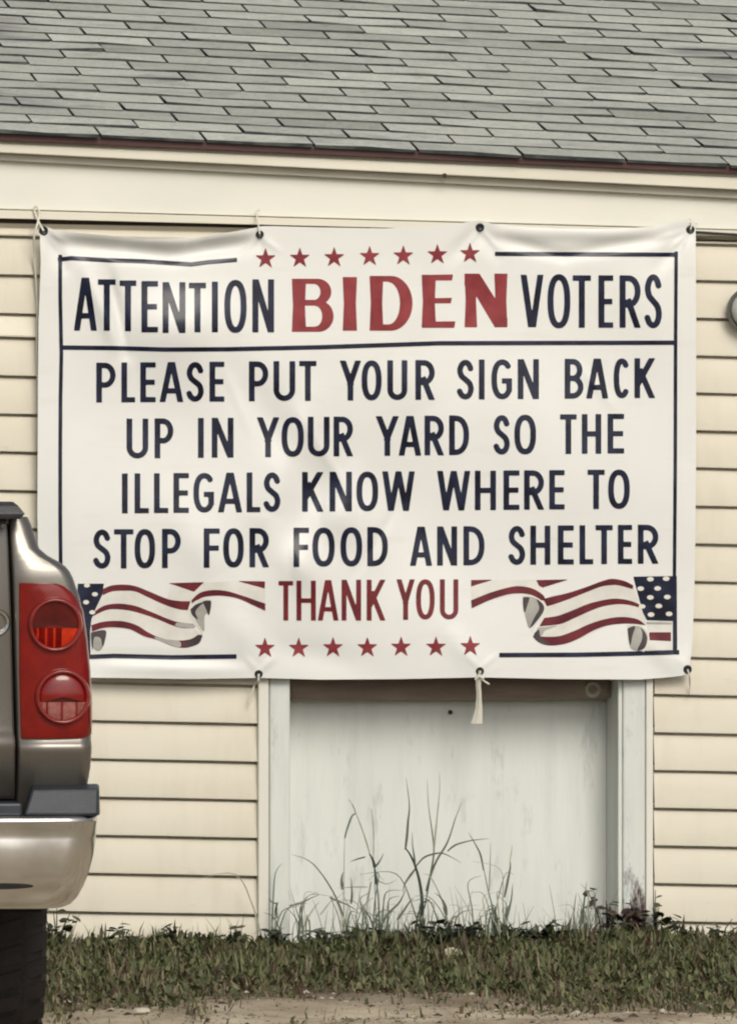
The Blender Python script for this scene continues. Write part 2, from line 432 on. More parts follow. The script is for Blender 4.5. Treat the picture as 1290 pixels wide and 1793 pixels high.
# boarded recess --------------------------------------------------------
RB = .17                                               # depth of the recess
xi0, xi1 = 506, 1086                                   # inner edges of the two posts at the wall face
zlow = -.06
def vbar(name, mat, x0, x1, ytop, Yf, Yb, zb=zlow, bevel=.004):
    a, c = px(x0, ytop, Yf), px(x1, ytop, Yf)
    m_ = MB(); m_.box(a.x, c.x, Yf, Yb, zb, a.z); return m_.build(name, mat, house, bevel=bevel)
vbar('post', M['post'], 472, 508, 1179, -.026, RB-.001, bevel=.007)
vbar('post', M['post_rot'], 1090, 1129.5, 1179, -.026, RB-.001, bevel=.005)
vbar('post_edge_strip', M['post'], 1081.5, 1089, 1179, -.018, RB-.002, bevel=.003)
vbar('side_channel', M['white_channel'], 452.5, 471, 1179, -.034, .017, bevel=.003)
vbar('side_channel', M['white_channel'], 1130.5, 1143, 1179, -.034, .017, bevel=.003)
a, c = px(500, 1187, RB), px(1092, 1187, RB)
m_ = MB()
nx, nz = 40, 40                                        # gently bowed sheet
rows = []
for i in range(nz+1):
    z = zlow+(a.z+.05-zlow)*i/nz
    rows.append([(a.x-.03+(c.x-a.x+.06)*j/nx, RB+.010*math.sin(j*.16)*math.sin(i*.11+.4)-.004*math.cos(j*.4), z) for j in range(nx+1)])
m_.grid(rows); m_.build('back_board', M['panel'], house, smooth=True, angle=180)
a, c = px(508, 1180, .02), px(1082, 1180, .02); zb = px(800, 1226, .09).z
m_ = MB(); m_.box(a.x+.002, c.x-.002, .085, RB-.012, zb, a.z); m_.build('header_board', M['header'], house, bevel=.018)
m_ = MB(); r_ = px(1037, 1207, .08)
m_.lathe([(.011, .004), (.013, -.008), (.021, -.010), (.024, -.004), (.024, .004)], (r_.x, .086, r_.z), 'Y', 24)
m_.build('ring_fixture', M['soffit'], house, smooth=True)
for (x, y) in ((788, 1247),):
    p = px(x, y, RB); m_ = MB(); m_.lathe([(0, -.008), (.0055, -.007), (.0065, .004)], (p.x, RB-.006, p.z), 'Y', 10); m_.build('nail', M['nail'], house, smooth=True)

# round meter at the right edge
p = px(1311, 543, -.05)
mt = empty('wall_meter', (p.x, 0, p.z-.07), 'round grey rimmed glass fixture cut off by the right edge, mounted on the cream siding', 'meter')
m_ = MB(); m_.lathe([(.0, -.03), (.058, -.03), (.062, -.035), (.064, -.055), (.060, -.062), (.0555, -.060), (.0545, -.052), (.0, -.052)], (p.x, 0, p.z), 'Y', 48)
m_.build('rim', noisy('dull_zinc', (.10, .105, .10), (.24, .245, .23), 25, .4, metal=.7), mt, smooth=True)
m_ = MB(); m_.lathe([(.054, -.053), (.052, -.075), (.044, -.088), (.03, -.094), (.0, -.096)], (p.x, 0, p.z), 'Y', 40)
m_.build('glass_dome', noisy('milky_glass', (.50, .51, .46), (.60, .60, .54), 6, .12, coat=.5), mt, smooth=True)
m_ = MB(); m_.lathe([(0, -.028), (.03, -.028), (.032, .0)], (p.x, 0, p.z), 'Y', 24); m_.build('base', M['trim'], mt)

# ------------------------------------------------------------------ banner
YB = -.062
top_pts = [(70, 400), (77, 395), (97, 403), (140, 408), (186, 412), (240, 417), (300, 418), (350, 415), (400, 407), (446, 399), (458, 396), (480, 396), (560, 398), (671, 400), (760, 396), (841, 386), (858, 391), (900, 396), (971, 400), (1060, 401), (1142, 397), (1185, 387), (1204, 383), (1217, 389)]
bot_pts = [(72, 1186), (200, 1187), (330, 1189), (453, 1187), (560, 1190), (700, 1189), (840, 1186), (980, 1189), (1120, 1190), (1180, 1185), (1206, 1181)]
lef_pts = [(395, 70), (450, 72), (560, 68), (700, 67), (900, 66), (1000, 68), (1186, 72)]
rig_pts = [(389, 1217), (560, 1218), (800, 1218), (1000, 1216), (1120, 1212), (1181, 1206)]
tx, ty = zip(*top_pts); bx, by = zip(*bot_pts); ly, lx = zip(*lef_pts); ry, rx = zip(*rig_pts)
RIDGES = [  # x0, y0, x1, y1, width px, height m (towards the viewer)
    (100, 404, 240, 416, 17, .015), (240, 418, 330, 420, 17, .016), (330, 420, 445, 402, 17, .014), (115, 428, 300, 447, 17, -.012), (300, 447, 440, 425, 17, -.012),
    (860, 415, 985, 447, 14, -.007), (985, 447, 1200, 405, 14, -.007), (880, 405, 1160, 408, 16, .008),
    (80, 405, 112, 470, 14, -.008), (1207, 405, 1150, 470, 16, -.006), (840, 400, 790, 450, 16, -.005), (838, 400, 868, 450, 14, -.004),
    (150, 470, 205, 600, 18, .009), (188, 470, 222, 620, 13, -.011), (235, 574, 385, 570, 58, .021), (240, 640, 380, 640, 60, .009), (560, 905, 625, 905, 46, .009), (508, 992, 552, 986, 40, .008),
    (420, 660, 560, 860, 40, -.008), (540, 700, 470, 900, 36, .010), (560, 760, 650, 960, 45, .006), (600, 800, 480, 980, 34, -.006),
    (690, 620, 740, 720, 50, .004), (300, 880, 380, 1010, 45, .006), (470, 920, 560, 1040, 40, .007), (440, 900, 420, 1060, 35, -.006),
    (200, 1165, 420, 1172, 18, .005), (160, 1150, 420, 1158, 14, -.004), (470, 1130, 640, 1165, 30, -.004), (380, 1060, 480, 1170, 35, .005),
    (840, 1175, 780, 1100, 25, .004), (1195, 1175, 1130, 1120, 22, .005), (1100, 460, 1190, 700, 60, .004), (900, 620, 1000, 1000, 90, .005),
    (700, 850, 860, 1100, 80, -.005), (640, 470, 760, 600, 60, .004), (100, 600, 110, 950, 30, .004), (79, 408, 100, 436, 5, .0025), (82, 404, 118, 424, 5, .002), (75, 410, 82, 450, 5, .002), (453, 414, 425, 445, 5, .0022), (457, 414, 490, 440, 5, .002), (456, 416, 460, 450, 5, -.0018), (838, 402, 812, 438, 5, .0024), (842, 402, 872, 436, 5, .0024), (840, 404, 838, 440, 5, -.002), (1205, 405, 1170, 440, 5, .0028), (1207, 408, 1196, 452, 5, .002), (1202, 403, 1150, 418, 5, .0022), (453, 1176, 430, 1150, 5, .002), (455, 1176, 480, 1150, 5, .002), (839, 1171, 815, 1146, 5, .002), (842, 1171, 866, 1148, 5, .002), (1200, 1168, 1178, 1146, 5, .002), (1203, 1168, 1202, 1130, 5, .002), (520, 720, 610, 860, 10, .0022), (395, 650, 440, 760, 9, .002), (700, 880, 620, 1010, 9, -.0018), (1010, 640, 1080, 720, 9, .0016), (130, 650, 160, 900, 60, -.003)]
def fold(x, y):
    x = np.asarray(x, float); y = np.asarray(y, float)
    h = .004*np.sin(x*.0105+y*.004)+.003*np.sin(y*.016-x*.006+1)
    for x0, y0, x1, y1, wd, a in RIDGES:
        L2 = (x1-x0)**2+(y1-y0)**2
        t = np.clip(((x-x0)*(x1-x0)+(y-y0)*(y1-y0))/L2, 0, 1)
        d2 = (x-x0-t*(x1-x0))**2+(y-y0-t*(y1-y0))**2
        fade = np.sin(np.pi*(.12+.76*t))
        h = h+a*fade*np.exp(-d2/(2*(wd*.62)**2))
    return h*1.45
def bpos(x, y, lift=0.0):
    return npx(x, y, YB-fold(x, y)-lift)
banner = empty('banner', px(640, 1188, YB), 'large white banner with navy lettering, red stars and flag ribbons hung on the siding', 'banner')
def npmesh(name, V, F, mat, parent, smooth=True, label=None):
    off = np.array(wloc(parent)) if parent else 0
    me = bpy.data.meshes.new(name); me.from_pydata((V-off).tolist(), [], F); me.materials.append(mat); me.update()
    if smooth: me.polygons.foreach_set('use_smooth', [True]*len(F))
    o = bpy.data.objects.new(name, me); col.objects.link(o); o.parent = parent
    if label: o['label'] = label
    return o
nu, nv = 300, 210
u = np.linspace(0, 1, nu+1); v_ = np.linspace(0, 1, nv+1)
U_, V_ = np.meshgrid(u, v_)
xl0 = np.interp(390+V_*796, ly, lx); xr0 = np.interp(390+V_*796, ry, rx)
GX = xl0+(xr0-xl0)*U_
yt = np.interp(GX, tx, ty); yb = np.interp(GX, bx, by)
GY = yt+(yb-yt)*V_
P = bpos(GX.ravel(), GY.ravel())
idx = np.arange((nu+1)*(nv+1)).reshape(nv+1, nu+1)
F = np.stack([idx[1:, :-1], idx[1:, 1:], idx[:-1, 1:], idx[:-1, :-1]], -1).reshape(-1, 4)
npmesh('vinyl_sheet', P, F.tolist(), M['vinyl'], banner)

# ---- printing: signed distance fields turned into clean contour meshes
def d_seg(X, Y, a, b, hw, ext=0.0):
    ax, ay = a; bx_, by_ = b; L = math.hypot(bx_-ax, by_-ay) or 1e-6
    ux, uy = (bx_-ax)/L, (by_-ay)/L
    s = (X-ax)*ux+(Y-ay)*uy; q = np.abs(-(X-ax)*uy+(Y-ay)*ux)
    return np.maximum(np.abs(s-L/2)-L/2-ext, q-hw)
def d_poly_line(X, Y, pts, hw):
    d = np.full(X.shape, 1e9)
    for (ax, ay), (bx_, by_) in zip(pts[:-1], pts[1:]):
        L2 = (bx_-ax)**2+(by_-ay)**2 or 1e-9
        t = np.clip(((X-ax)*(bx_-ax)+(Y-ay)*(by_-ay))/L2, 0, 1)
        d = np.minimum(d, np.hypot(X-ax-t*(bx_-ax), Y-ay-t*(by_-ay)))
    return d-hw
def d_poly(X, Y, pts):
    d = np.full(X.shape, 1e9); ins = np.zeros(X.shape, bool)
    n_ = len(pts)
    for i in range(n_):
        ax, ay = pts[i]; bx_, by_ = pts[(i+1) % n_]
        L2 = (bx_-ax)**2+(by_-ay)**2 or 1e-9
        t = np.clip(((X-ax)*(bx_-ax)+(Y-ay)*(by_-ay))/L2, 0, 1)
        d = np.minimum(d, np.hypot(X-ax-t*(bx_-ax), Y-ay-t*(by_-ay)))
        c1 = (ay > Y) != (by_ > Y)
        if by_ != ay: ins ^= c1 & (X < (bx_-ax)*(Y-ay)/(by_-ay)+ax)
    return np.where(ins, -d, d)
def ell(cx, cy, rx_, ry_, a0, a1, n_=24, p=2.0):
    out = []
    for k in range(n_+1):
        t = R(a0+(a1-a0)*k/n_); c, s = math.cos(t), math.sin(t)
        out.append((cx+rx_*math.copysign(abs(c)**(2/p), c), cy+ry_*math.copysign(abs(s)**(2/p), s)))
    return out
def crom(pts, n_=8):
    out = []
    P_ = [pts[0]]+list(pts)+[pts[-1]]
    for i in range(1, len(P_)-2):
        p0, p1, p2, p3 = P_[i-1:i+3]
        for k in range(n_):
            t = k/n_
            out.append(tuple(.5*((2*p1[j])+(-p0[j]+p2[j])*t+(2*p0[j]-5*p1[j]+4*p2[j]-p3[j])*t*t+(-p0[j]+3*p1[j]-3*p2[j]+p3[j])*t**3) for j in (0, 1)))
    out.append(tuple(pts[-1])); return out

def glyph(ch, X, Y, x0, x1, y0, y1, t):
    """condensed grotesque capital in its box; y grows downwards, t is the stroke"""
    h = t/2; xl, xr, yt_, yb_ = x0+h, x1-h, y0+h, y1-h; xc = (x0+x1)/2; W = x1-x0; H = y1-y0; hb = h*.92
    S = lambda a, b, e=0: d_seg(X, Y, a, b, h, e)
    B_ = lambda a, b: d_seg(X, Y, a, b, hb)
    Pn = lambda p: d_poly_line(X, Y, p, h*.97)
    clip = lambda d: np.maximum(np.maximum(d, y0-Y), np.maximum(Y-y1, np.maximum(x0-X, X-x1)))
    if ch == 'I': return d_seg(X, Y, (xc, y0), (xc, y1), h)
    if ch == 'L': return np.minimum(S((xl, y0), (xl, y1)), B_((x0, y1-hb), (x1, y1-hb)))
    if ch == 'T': return np.minimum(S((xc, y0), (xc, y1)), B_((x0, y0+hb), (x1, y0+hb)))
    if ch in 'EF':
        d = np.minimum(S((xl, y0), (xl, y1)), B_((x0, y0+hb), (x1, y0+hb)))
        d = np.minimum(d, B_((x0, y0+H*.5), (x1-W*.06, y0+H*.5)))
        if ch == 'E': d = np.minimum(d, B_((x0, y1-hb), (x1, y1-hb)))
        return d
    if ch == 'H': return np.minimum(np.minimum(S((xl, y0), (xl, y1)), S((xr, y0), (xr, y1))), B_((xl, y0+H*.5), (xr, y0+H*.5)))
    if ch == 'N':
        dg = clip(d_seg(X, Y, (xl, y0), (xr, y1), h*1.02, t))
        return np.minimum(np.minimum(S((xl, y0), (xl, y1)), S((xr, y0), (xr, y1))), dg)
    if ch == 'A':
        d = np.minimum(clip(S((xl-h*.05, y1), (xc-h*.25, y0), t)), clip(S((xr+h*.05, y1), (xc+h*.25, y0), t)))
        return np.minimum(d, B_((xl+W*.12, y0+H*.72), (xr-W*.12, y0+H*.72)))
    if ch == 'V': return np.minimum(clip(S((xl, y0), (xc-h*.3, y1), t)), clip(S((xr, y0), (xc+h*.3, y1), t)))
    if ch == 'W':
        q = W*.27
        d = np.minimum(clip(S((xl, y0), (x0+q, y1), t)), clip(S((xr, y0), (x1-q, y1), t)))
        return np.minimum(d, np.minimum(clip(S((x0+q, y1), (xc, y0), t)), clip(S((x1-q, y1), (xc, y0), t))))
    if ch == 'Y':
        m_ = y0+H*.56
        d = np.minimum(clip(S((xl, y0), (xc, m_), h)), clip(S((xr, y0), (xc, m_), h)))
        return np.minimum(d, S((xc, m_-2), (xc, y1)))
    if ch == 'K':
        d = np.minimum(S((xl, y0), (xl, y1)), clip(S((xl+h*.6, y0+H*.60), (xr, y0), t)))
        return np.minimum(d, clip(np.maximum(S((xl+W*.22, y0+H*.40), (xr, y1), t), (xl)-X)))
    if ch == 'O': return d_poly_line(X, Y, ell(xc, (y0+y1)/2, xr-xc, (yb_-yt_)/2, 0, 360, 44, 2.35), h)
    if ch == 'U':
        r = xr-xc; yc = yb_-r*1.05
        return np.minimum(np.minimum(S((xl, y0), (xl, yc)), S((xr, y0), (xr, yc))), Pn(ell(xc, yc, r, yb_-yc, 0, 180, 24)))
    if ch in 'PRB':
        lo = y0+H*(.56 if ch != 'B' else .49); hh = (lo-yt_)/2; xm = xl+(xr-xl)*(.42 if ch != 'B' else .4)
        b1 = [(xl, yt_), (xm, yt_)]+ell(xm, yt_+hh, (xr if ch != 'B' else xr-W*.05)-xm, hh, -90, 90, 20)+[(xm, lo), (xl, lo)]
        d = np.minimum(S((xl, y0), (xl, y1)), Pn(b1))
        if ch == 'R': d = np.minimum(d, clip(S((xl+W*.34, lo), (xr, y1), t)))
        if ch == 'B':
            h2 = (yb_-lo)/2
            d = np.minimum(d, Pn([(xl, lo), (xm, lo)]+ell(xm, lo+h2, xr-xm, h2, -90, 90, 20)+[(xm, yb_), (xl, yb_)]))
        return np.maximum(d, x0-X)
    if ch == 'D':
        xm = xl+(xr-xl)*.22
        d = np.minimum(S((xl, y0), (xl, y1)), Pn([(xl, yt_), (xm, yt_)]+ell(xm, (y0+y1)/2, xr-xm, (yb_-yt_)/2, -90, 90, 28, 2.3)+[(xm, yb_), (xl, yb_)]))
        return np.maximum(d, x0-X)
    if ch in 'CG':
        d = Pn(ell(xc+W*.04, (y0+y1)/2, xr-xc+W*.02, (yb_-yt_)/2, 48 if ch == 'C' else 20, 312, 40, 2.3))
        if ch == 'G':
            d = np.minimum(d, S((xr, y0+H*.52), (xr, y0+H*.80)))
            d = np.minimum(d, B_((xc+W*.02, y0+H*.54), (x1, y0+H*.54)))
        return np.maximum(d, X-x1)
    if ch == 'S':
        q = [(.93, .175), (.78, .055), (.52, .0), (.22, .055), (.05, .22), (.17, .385), (.5, .495), (.84, .61), (.96, .78), (.80, .945), (.48, 1.0), (.18, .945), (.02, .84)]
        return Pn(crom([(xl+(xr-xl)*a, yt_+(yb_-yt_)*b) for a, b in q], 6))
    raise ValueError(ch)

def contour(name, sdf, box, mat, lift, step=1.25, label=None, parent=None):
    x0, x1, y0, y1 = box
    gx = np.arange(x0-3, x1+3+step, step); gy = np.arange(y0-3, y1+3+step, step)
    X, Y = np.meshgrid(gx, gy)
    D = sdf(X, Y); D = np.where(np.abs(D) < 1e-5, 1e-5, D)
    ny, nx_ = D.shape; ins = D < 0
    verts = []; vid = {}; faces = []
    def corner(i, j):
        k = ('c', i, j)
        if k not in vid: vid[k] = len(verts); verts.append((gx[j], gy[i]))
        return vid[k]
    def edge(i, j, i2, j2):
        k = ('e', min((i, j), (i2, j2)), max((i, j), (i2, j2)))
        if k not in vid:
            a, b_ = D[i, j], D[i2, j2]; t = a/(a-b_)
            t = min(max(t, .02), .98)
            vid[k] = len(verts); verts.append((gx[j]+(gx[j2]-gx[j])*t, gy[i]+(gy[i2]-gy[i])*t))
        return vid[k]
    cnt = ins[:-1, :-1].astype(int)+ins[:-1, 1:]+ins[1:, 1:]+ins[1:, :-1]
    for i, j in zip(*np.nonzero(cnt)):
        cs = [(i, j), (i+1, j), (i+1, j+1), (i, j+1)]
        f = []
        for q in range(4):
            a, b_ = cs[q], cs[(q+1) % 4]
            if ins[a]: f.append(corner(*a))
            if ins[a] != ins[b_]: f.append(edge(*a, *b_))
        if len(f) > 2: faces.append(f)
    if not faces: return None
    A = np.array(verts)
    return npmesh(name, bpos(A[:, 0], A[:, 1], lift), faces, mat, parent or banner, True, label)

def text_line(spec, ytop, ybot, t, mat, lift=.0011, name='text_line', label=None):
    """spec: list of (letter, x0, x1[, y0, y1]); ytop/ybot are functions of x"""
    items = []
    for it in spec:
        ch, a, b_ = it[:3]; xm = (a+b_)/2
        items.append((ch, a, b_, *(it[3:5] if len(it) > 3 else (ytop(xm), ybot(xm)))))
    tl = empty(name, (0, 0, 0)); tl.parent = banner
    for ch, a, b_, c0, c1 in items:
        contour('letter', lambda X, Y: glyph(ch, X, Y, a, b_, c0, c1, t), (a, b_, c0, c1), mat, lift, parent=tl)
def yl(x0, y0, x1, y1): return lambda x: y0+(y1-y0)*(x-x0)/(x1-x0)

text_line([('A', 130, 170, 486, 579), ('T', 172, 203, 489, 579), ('T', 210, 239, 491, 580), ('E', 248, 277, 492, 582), ('N', 285, 325, 494, 583), ('T', 331, 361, 495, 582), ('I', 372, 381, 493, 582), ('O', 393, 432, 490, 583), ('N', 442, 480, 489, 582)], None, None, 10.6, M['navy'])
text_line([('V', 911, 951, 481, 573), ('O', 958, 998, 480, 575), ('T', 1002, 1034, 482, 574), ('E', 1047, 1073, 482, 574), ('R', 1084, 1121, 482, 574), ('S', 1127, 1159, 480, 575)], None, None, 10.6, M['navy'])
text_line([('P', 169, 203), ('L', 213, 237), ('E', 246, 273), ('A', 280, 321), ('S', 326, 358), ('E', 367, 393), ('P', 436, 470), ('U', 479, 517), ('T', 524, 554), ('Y', 595, 632), ('O', 633, 668), ('U', 678, 713), ('R', 727, 761), ('S', 799, 830), ('I', 838, 848), ('G', 859, 896), ('N', 906, 943), ('B', 988, 1021), ('A', 1026, 1064), ('C', 1073, 1101), ('K', 1110, 1146)],
          yl(170, 635, 1140, 627), yl(170, 705, 1140, 697), 10, M['navy'])
text_line([('U', 222, 260), ('P', 271, 304), ('I', 347, 357), ('N', 371, 409), ('Y', 450, 489), ('O', 493, 532), ('U', 539, 577), ('R', 584, 618), ('Y', 658, 698), ('A', 698, 737), ('R', 743, 777), ('D', 786, 821), ('S', 863, 893), ('O', 900, 938), ('T', 980, 1009), ('H', 1018, 1052), ('E', 1063, 1092)],
          yl(230, 733, 1080, 724.5), yl(230, 803, 1080, 794), 10, M['navy'])
text_line([('I', 214, 224), ('L', 236, 261), ('L', 270, 295), ('E', 304, 331), ('G', 338, 375), ('A', 382, 424), ('L', 432, 456), ('S', 461, 492), ('K', 529, 566), ('N', 577, 616), ('O', 624, 662), ('W', 669, 726), ('W', 765, 823), ('H', 831, 868), ('E', 881, 909), ('R', 917, 952), ('E', 961, 988), ('T', 1028, 1058), ('O', 1064, 1102)],
          yl(215, 829, 1100, 822), yl(215, 899, 1100, 891), 10, M['navy'])
text_line([('S', 163, 195), ('T', 200, 234), ('O', 236, 272), ('P', 284, 317), ('F', 357, 385), ('O', 391, 427), ('R', 437, 471), ('F', 514, 541), ('O', 547, 586), ('O', 596, 634), ('D', 643, 679), ('A', 718, 756), ('N', 765, 800), ('D', 811, 848), ('S', 889, 920), ('H', 928, 963), ('E', 976, 1004), ('L', 1014, 1038), ('T', 1042, 1072), ('E', 1081, 1106), ('R', 1116, 1152)],
          yl(165, 927, 1150, 918.5), yl(165, 996, 1150, 987), 10, M['navy'])
z1 = lambda x: 440+x/3.071
text_line([(c_, z1(a), z1(b_), 1000+y0/3.071, 1000+y1/3.071) for c_, a, b_, y0, y1 in (('T', 147, 225, 53, 266), ('H', 243, 347, 51, 266), ('A', 358, 468, 48, 266), ('N', 485, 590, 46, 266), ('K', 620, 720, 46, 266), ('Y', 780, 878, 44, 262), ('O', 885, 985, 44, 260), ('U', 1013, 1112, 44, 260))], None, None, 8.6, M['thank_red'])

P_ = lambda p: (lambda X, Y: d_poly(X, Y, p))
def un(*fs): return lambda X, Y: np.minimum.reduce([f(X, Y) for f in fs])
def cut(f, g): return lambda X, Y: np.maximum(f(X, Y), -g(X, Y))
def stem(x, y0, y1, w_, fl=2.0): return P_([(x-fl, y0), (x+w_+fl, y0), (x+w_, (y0+y1)/2), (x+w_+fl, y1), (x-fl, y1), (x, (y0+y1)/2)])
bigw = empty('red_word', (0, 0, 0)); bigw.parent = banner       # the wide high-contrast red capitals of the heading
HEAVY = [
    (un(stem(513, 488, 581, 21), cut(P_([(530, 488), (556, 488)]+ell(556, 511, 24, 23, -90, 90)+[(556, 534), (530, 534)]), P_([(533, 497), (550, 497)]+ell(550, 511, 11, 14, -90, 90)+[(550, 525), (533, 525)])),
        cut(P_([(530, 526), (558, 526)]+ell(558, 553.5, 26, 27.5, -90, 90)+[(558, 581), (530, 581)]), P_([(533, 535), (552, 535)]+ell(552, 553.5, 12, 18, -90, 90)+[(552, 572), (533, 572)]))), 508, 588),
    (stem(602, 485, 579, 21), 597, 628),
    (un(stem(649, 483, 579, 20), cut(P_([(664, 483), (684, 483)]+ell(684, 531, 38, 48, -90, 90, 30)+[(684, 579), (664, 579)]), P_([(667, 493), (680, 493)]+ell(680, 531, 20, 37, -90, 90, 30)+[(680, 568), (667, 568)]))), 644, 725),
    (un(stem(740, 481, 574, 21), *[P_([(752, a), (x1_, a-.5), (x1_-2, c), (752, c)]) for a, c, x1_ in ((481, 491, 793), (522, 531, 791), (563, 574, 797))]), 735, 800),
    (un(stem(815, 479, 573, 18), stem(867, 479, 573, 19), P_([(813, 479), (839, 479), (888, 557), (888, 573), (866, 573), (831, 514), (813, 500)])), 810, 892)]
for f, x0_, x1_ in HEAVY: contour('letter', f, (x0_, x1_, 476, 584), M['red'], .0011, parent=bigw)

for row, cs in (('t', [(465, 452), (525, 451), (585, 450), (647, 448), (706, 447), (765.5, 445), (822.5, 443)]), ('b', [(464, 1134), (523, 1134), (583, 1133), (643, 1133), (702, 1132), (763, 1132), (823, 1131)])):
    for cx, cy in cs:
        pts = []
        for k in range(10):
            r_ = 19.5 if k % 2 == 0 else 7.6
            a = R(-90+36*k); pts.append((cx+r_*math.cos(a), cy+1+r_*math.sin(a)))
        contour('star', lambda X, Y: d_poly(X, Y, pts), (cx-21, cx+21, cy-21, cy+21), M['star_red'], .0011)
def lines(specs):
    def f(X, Y):
        D = np.full(X.shape, 1e3)
        for pts, wd in specs:
            for a, c in zip(pts[:-1], pts[1:]): D = np.minimum(D, d_seg(X, Y, a, c, wd/2, wd*.3 if len(pts) > 2 else 0))
        return D
    return f
border = [([(104, 454.5), (125, 452), (185, 455.5), (250, 457.5), (335, 463), (365, 459), (413, 455)], 7.5), ([(106, 448), (106, 520), (108, 620), (106.5, 700), (106, 800), (106, 900), (107, 1010)], 6.6),
          ([(107, 608.5), (200, 609.5), (290, 612), (400, 611.5), (560, 608), (680, 604), (770, 601), (1182, 600)], 7.8),
          ([(866, 444.5), (1186, 446)], 7.5), ([(1183, 442), (1182, 600), (1181.5, 800), (1180, 1012)], 6.2)]
contour('border', lines(border), (95, 1195, 436, 1020), M['navy'], .0011)
contour('border', lines([([(876, 1147), (1010, 1146.5), (1100, 1144.5), (1186, 1142)], 8)]), (870, 1192, 1135, 1155), M['navy'], .00125)
contour('border', lines([([(110, 1152), (200, 1148.5), (300, 1151), (412, 1149.5)], 8)]), (104, 418, 1140, 1160), M['navy'], .00125)
# flag ribbons
zr = lambda p: [(780+x/2.529, 980+y/2.529) for x, y in p]
zl = lambda p: [(100+x/3.225, 980+y/3.225) for x, y in p]
def band(up, lo, f): return f(crom(up, 6)+crom(lo, 6))
def polys(name, plist, mat, lift, parent=None):
    for q in plist:
        contour(name, lambda X, Y: d_poly(X, Y, q), (min(p[0] for p in q), max(p[0] for p in q), min(p[1] for p in q), max(p[1] for p in q)), mat, lift, parent=parent, step=1.0)
def ribbon():
    r_ = empty('flag_ribbon', px(640, 1150, YB)); r_.parent = banner; r_.location = Vector((0, 0, 0)); return r_
za = lambda p: [(900+x/4.3, 1000+y/4.3) for x, y in p]
zb_ = lambda p: [(150+x/3.909, 1000+y/3.909) for x, y in p]
def rim(pts, wd, parent):
    pts = crom(pts, 6)
    contour('fold_rim', lambda X, Y: d_poly_line(X, Y, pts, wd/2), (min(p[0] for p in pts)-3, max(p[0] for p in pts)+3, min(p[1] for p in pts)-3, max(p[1] for p in pts)+3), M['flag_white'], .0021, parent=parent, step=.9)
fr = ribbon()
polys('ribbon_cloth', [za(crom([(215, 210), (400, 165), (540, 120), (740, 58), (895, 105)], 5)+crom([(940, 250), (985, 400), (820, 395), (700, 410), (480, 510), (270, 560), (140, 490)], 5)+[(200, 380), (235, 290)]),
                       zr([(112, 90), (400, 88), (440, 180)]+crom([(425, 180), (330, 149), (190, 181), (115, 216)], 4)), zr([(890, 272), (1004, 272), (1004, 400), (895, 400)])], M['flag_cloth'], .0009, fr)
polys('stripe', [za(crom([(215, 210), (290, 190), (400, 165), (540, 120), (660, 75), (740, 58), (830, 75), (895, 108)], 6)+crom([(890, 136), (800, 111), (740, 105), (650, 118), (540, 160), (400, 215), (300, 250), (245, 265)], 6)),
                 za(crom([(225, 352), (330, 335), (450, 290), (560, 245), (700, 212), (790, 208), (880, 225), (940, 250)], 6)+crom([(945, 276), (860, 255), (770, 250), (660, 268), (560, 305), (450, 355), (340, 400), (188, 416)], 6)),
                 za(crom([(150, 478), (200, 492), (330, 490), (450, 450), (560, 400), (680, 362), (800, 345), (920, 360), (990, 408)], 6)+crom([(930, 400), (820, 395), (700, 410), (600, 445), (480, 510), (380, 548), (270, 560), (190, 540), (140, 495)], 6)),
                 band([(112, 180), (200, 145), (290, 120), (340, 118), (390, 130), (432, 158), (440, 180)], [(425, 180), (380, 157), (330, 149), (270, 155), (190, 181), (115, 216)], zr),
                 zr([(112, 90), (212, 88), (112, 119)]), zr([(400, 90), (545, 87), (430, 123), (412, 115)]), za([(1015, 460), (1178, 460), (1178, 528), (1010, 520)])], M['stripe_red'], .0012, fr)
polys('canton', [zr([(830, 75), (1022, 72), (1024, 420), (1004, 420), (1004, 272), (890, 268), (872, 235), (852, 160), (836, 100)])], M['navy'], .0012, fr)
dots = [(905, 86), (975, 84), (862, 128), (937, 127), (905, 167), (980, 165), (868, 207), (942, 205), (908, 243), (988, 240)]
polys('canton_star', [zr(ell(x, y, 15, 10, 0, 340, 18)) for x, y in dots], M['flag_white'], .0016, fr)
polys('fold_shade_glare', [za(crom([(72, 195), (170, 205), (205, 270), (180, 350), (118, 430), (92, 370), (75, 290)], 5)), za(crom([(865, 425), (950, 420), (992, 500), (965, 590), (880, 585), (862, 510)], 5)), za([(175, 425), (330, 410), (230, 448), (205, 488), (160, 476)]), za([(990, 382), (1185, 388), (1185, 402), (995, 400)])], M['flag_grey'], .0015, fr)
polys('fold_edge', [za(crom([(64, 198), (112, 200), (100, 250), (78, 312), (66, 260), (64, 198)], 5)), za(crom([(160, 200), (205, 235), (224, 270), (214, 315), (150, 400), (118, 425), (150, 350), (186, 285), (176, 235), (160, 200)], 5)),
                    za(crom([(852, 430), (908, 416), (890, 480), (872, 560), (858, 500), (852, 430)], 5)), za(crom([(948, 424), (985, 460), (1000, 510), (985, 570), (950, 596), (925, 592), (955, 530), (962, 470), (948, 424)], 5)), za(crom([(148, 470), (185, 440), (192, 480), (215, 512), (265, 548), (190, 538), (148, 500)], 4))], M['flag_dark'], .0018, fr)
rim([za([q])[0] for q in ((62, 188), (130, 190), (190, 218), (228, 265), (218, 318), (160, 400), (132, 455))], 2.2, fr)
rim([za([q])[0] for q in ((850, 412), (930, 410), (985, 440), (1010, 500), (1006, 560), (970, 604))], 2.2, fr)
fl_ = ribbon()
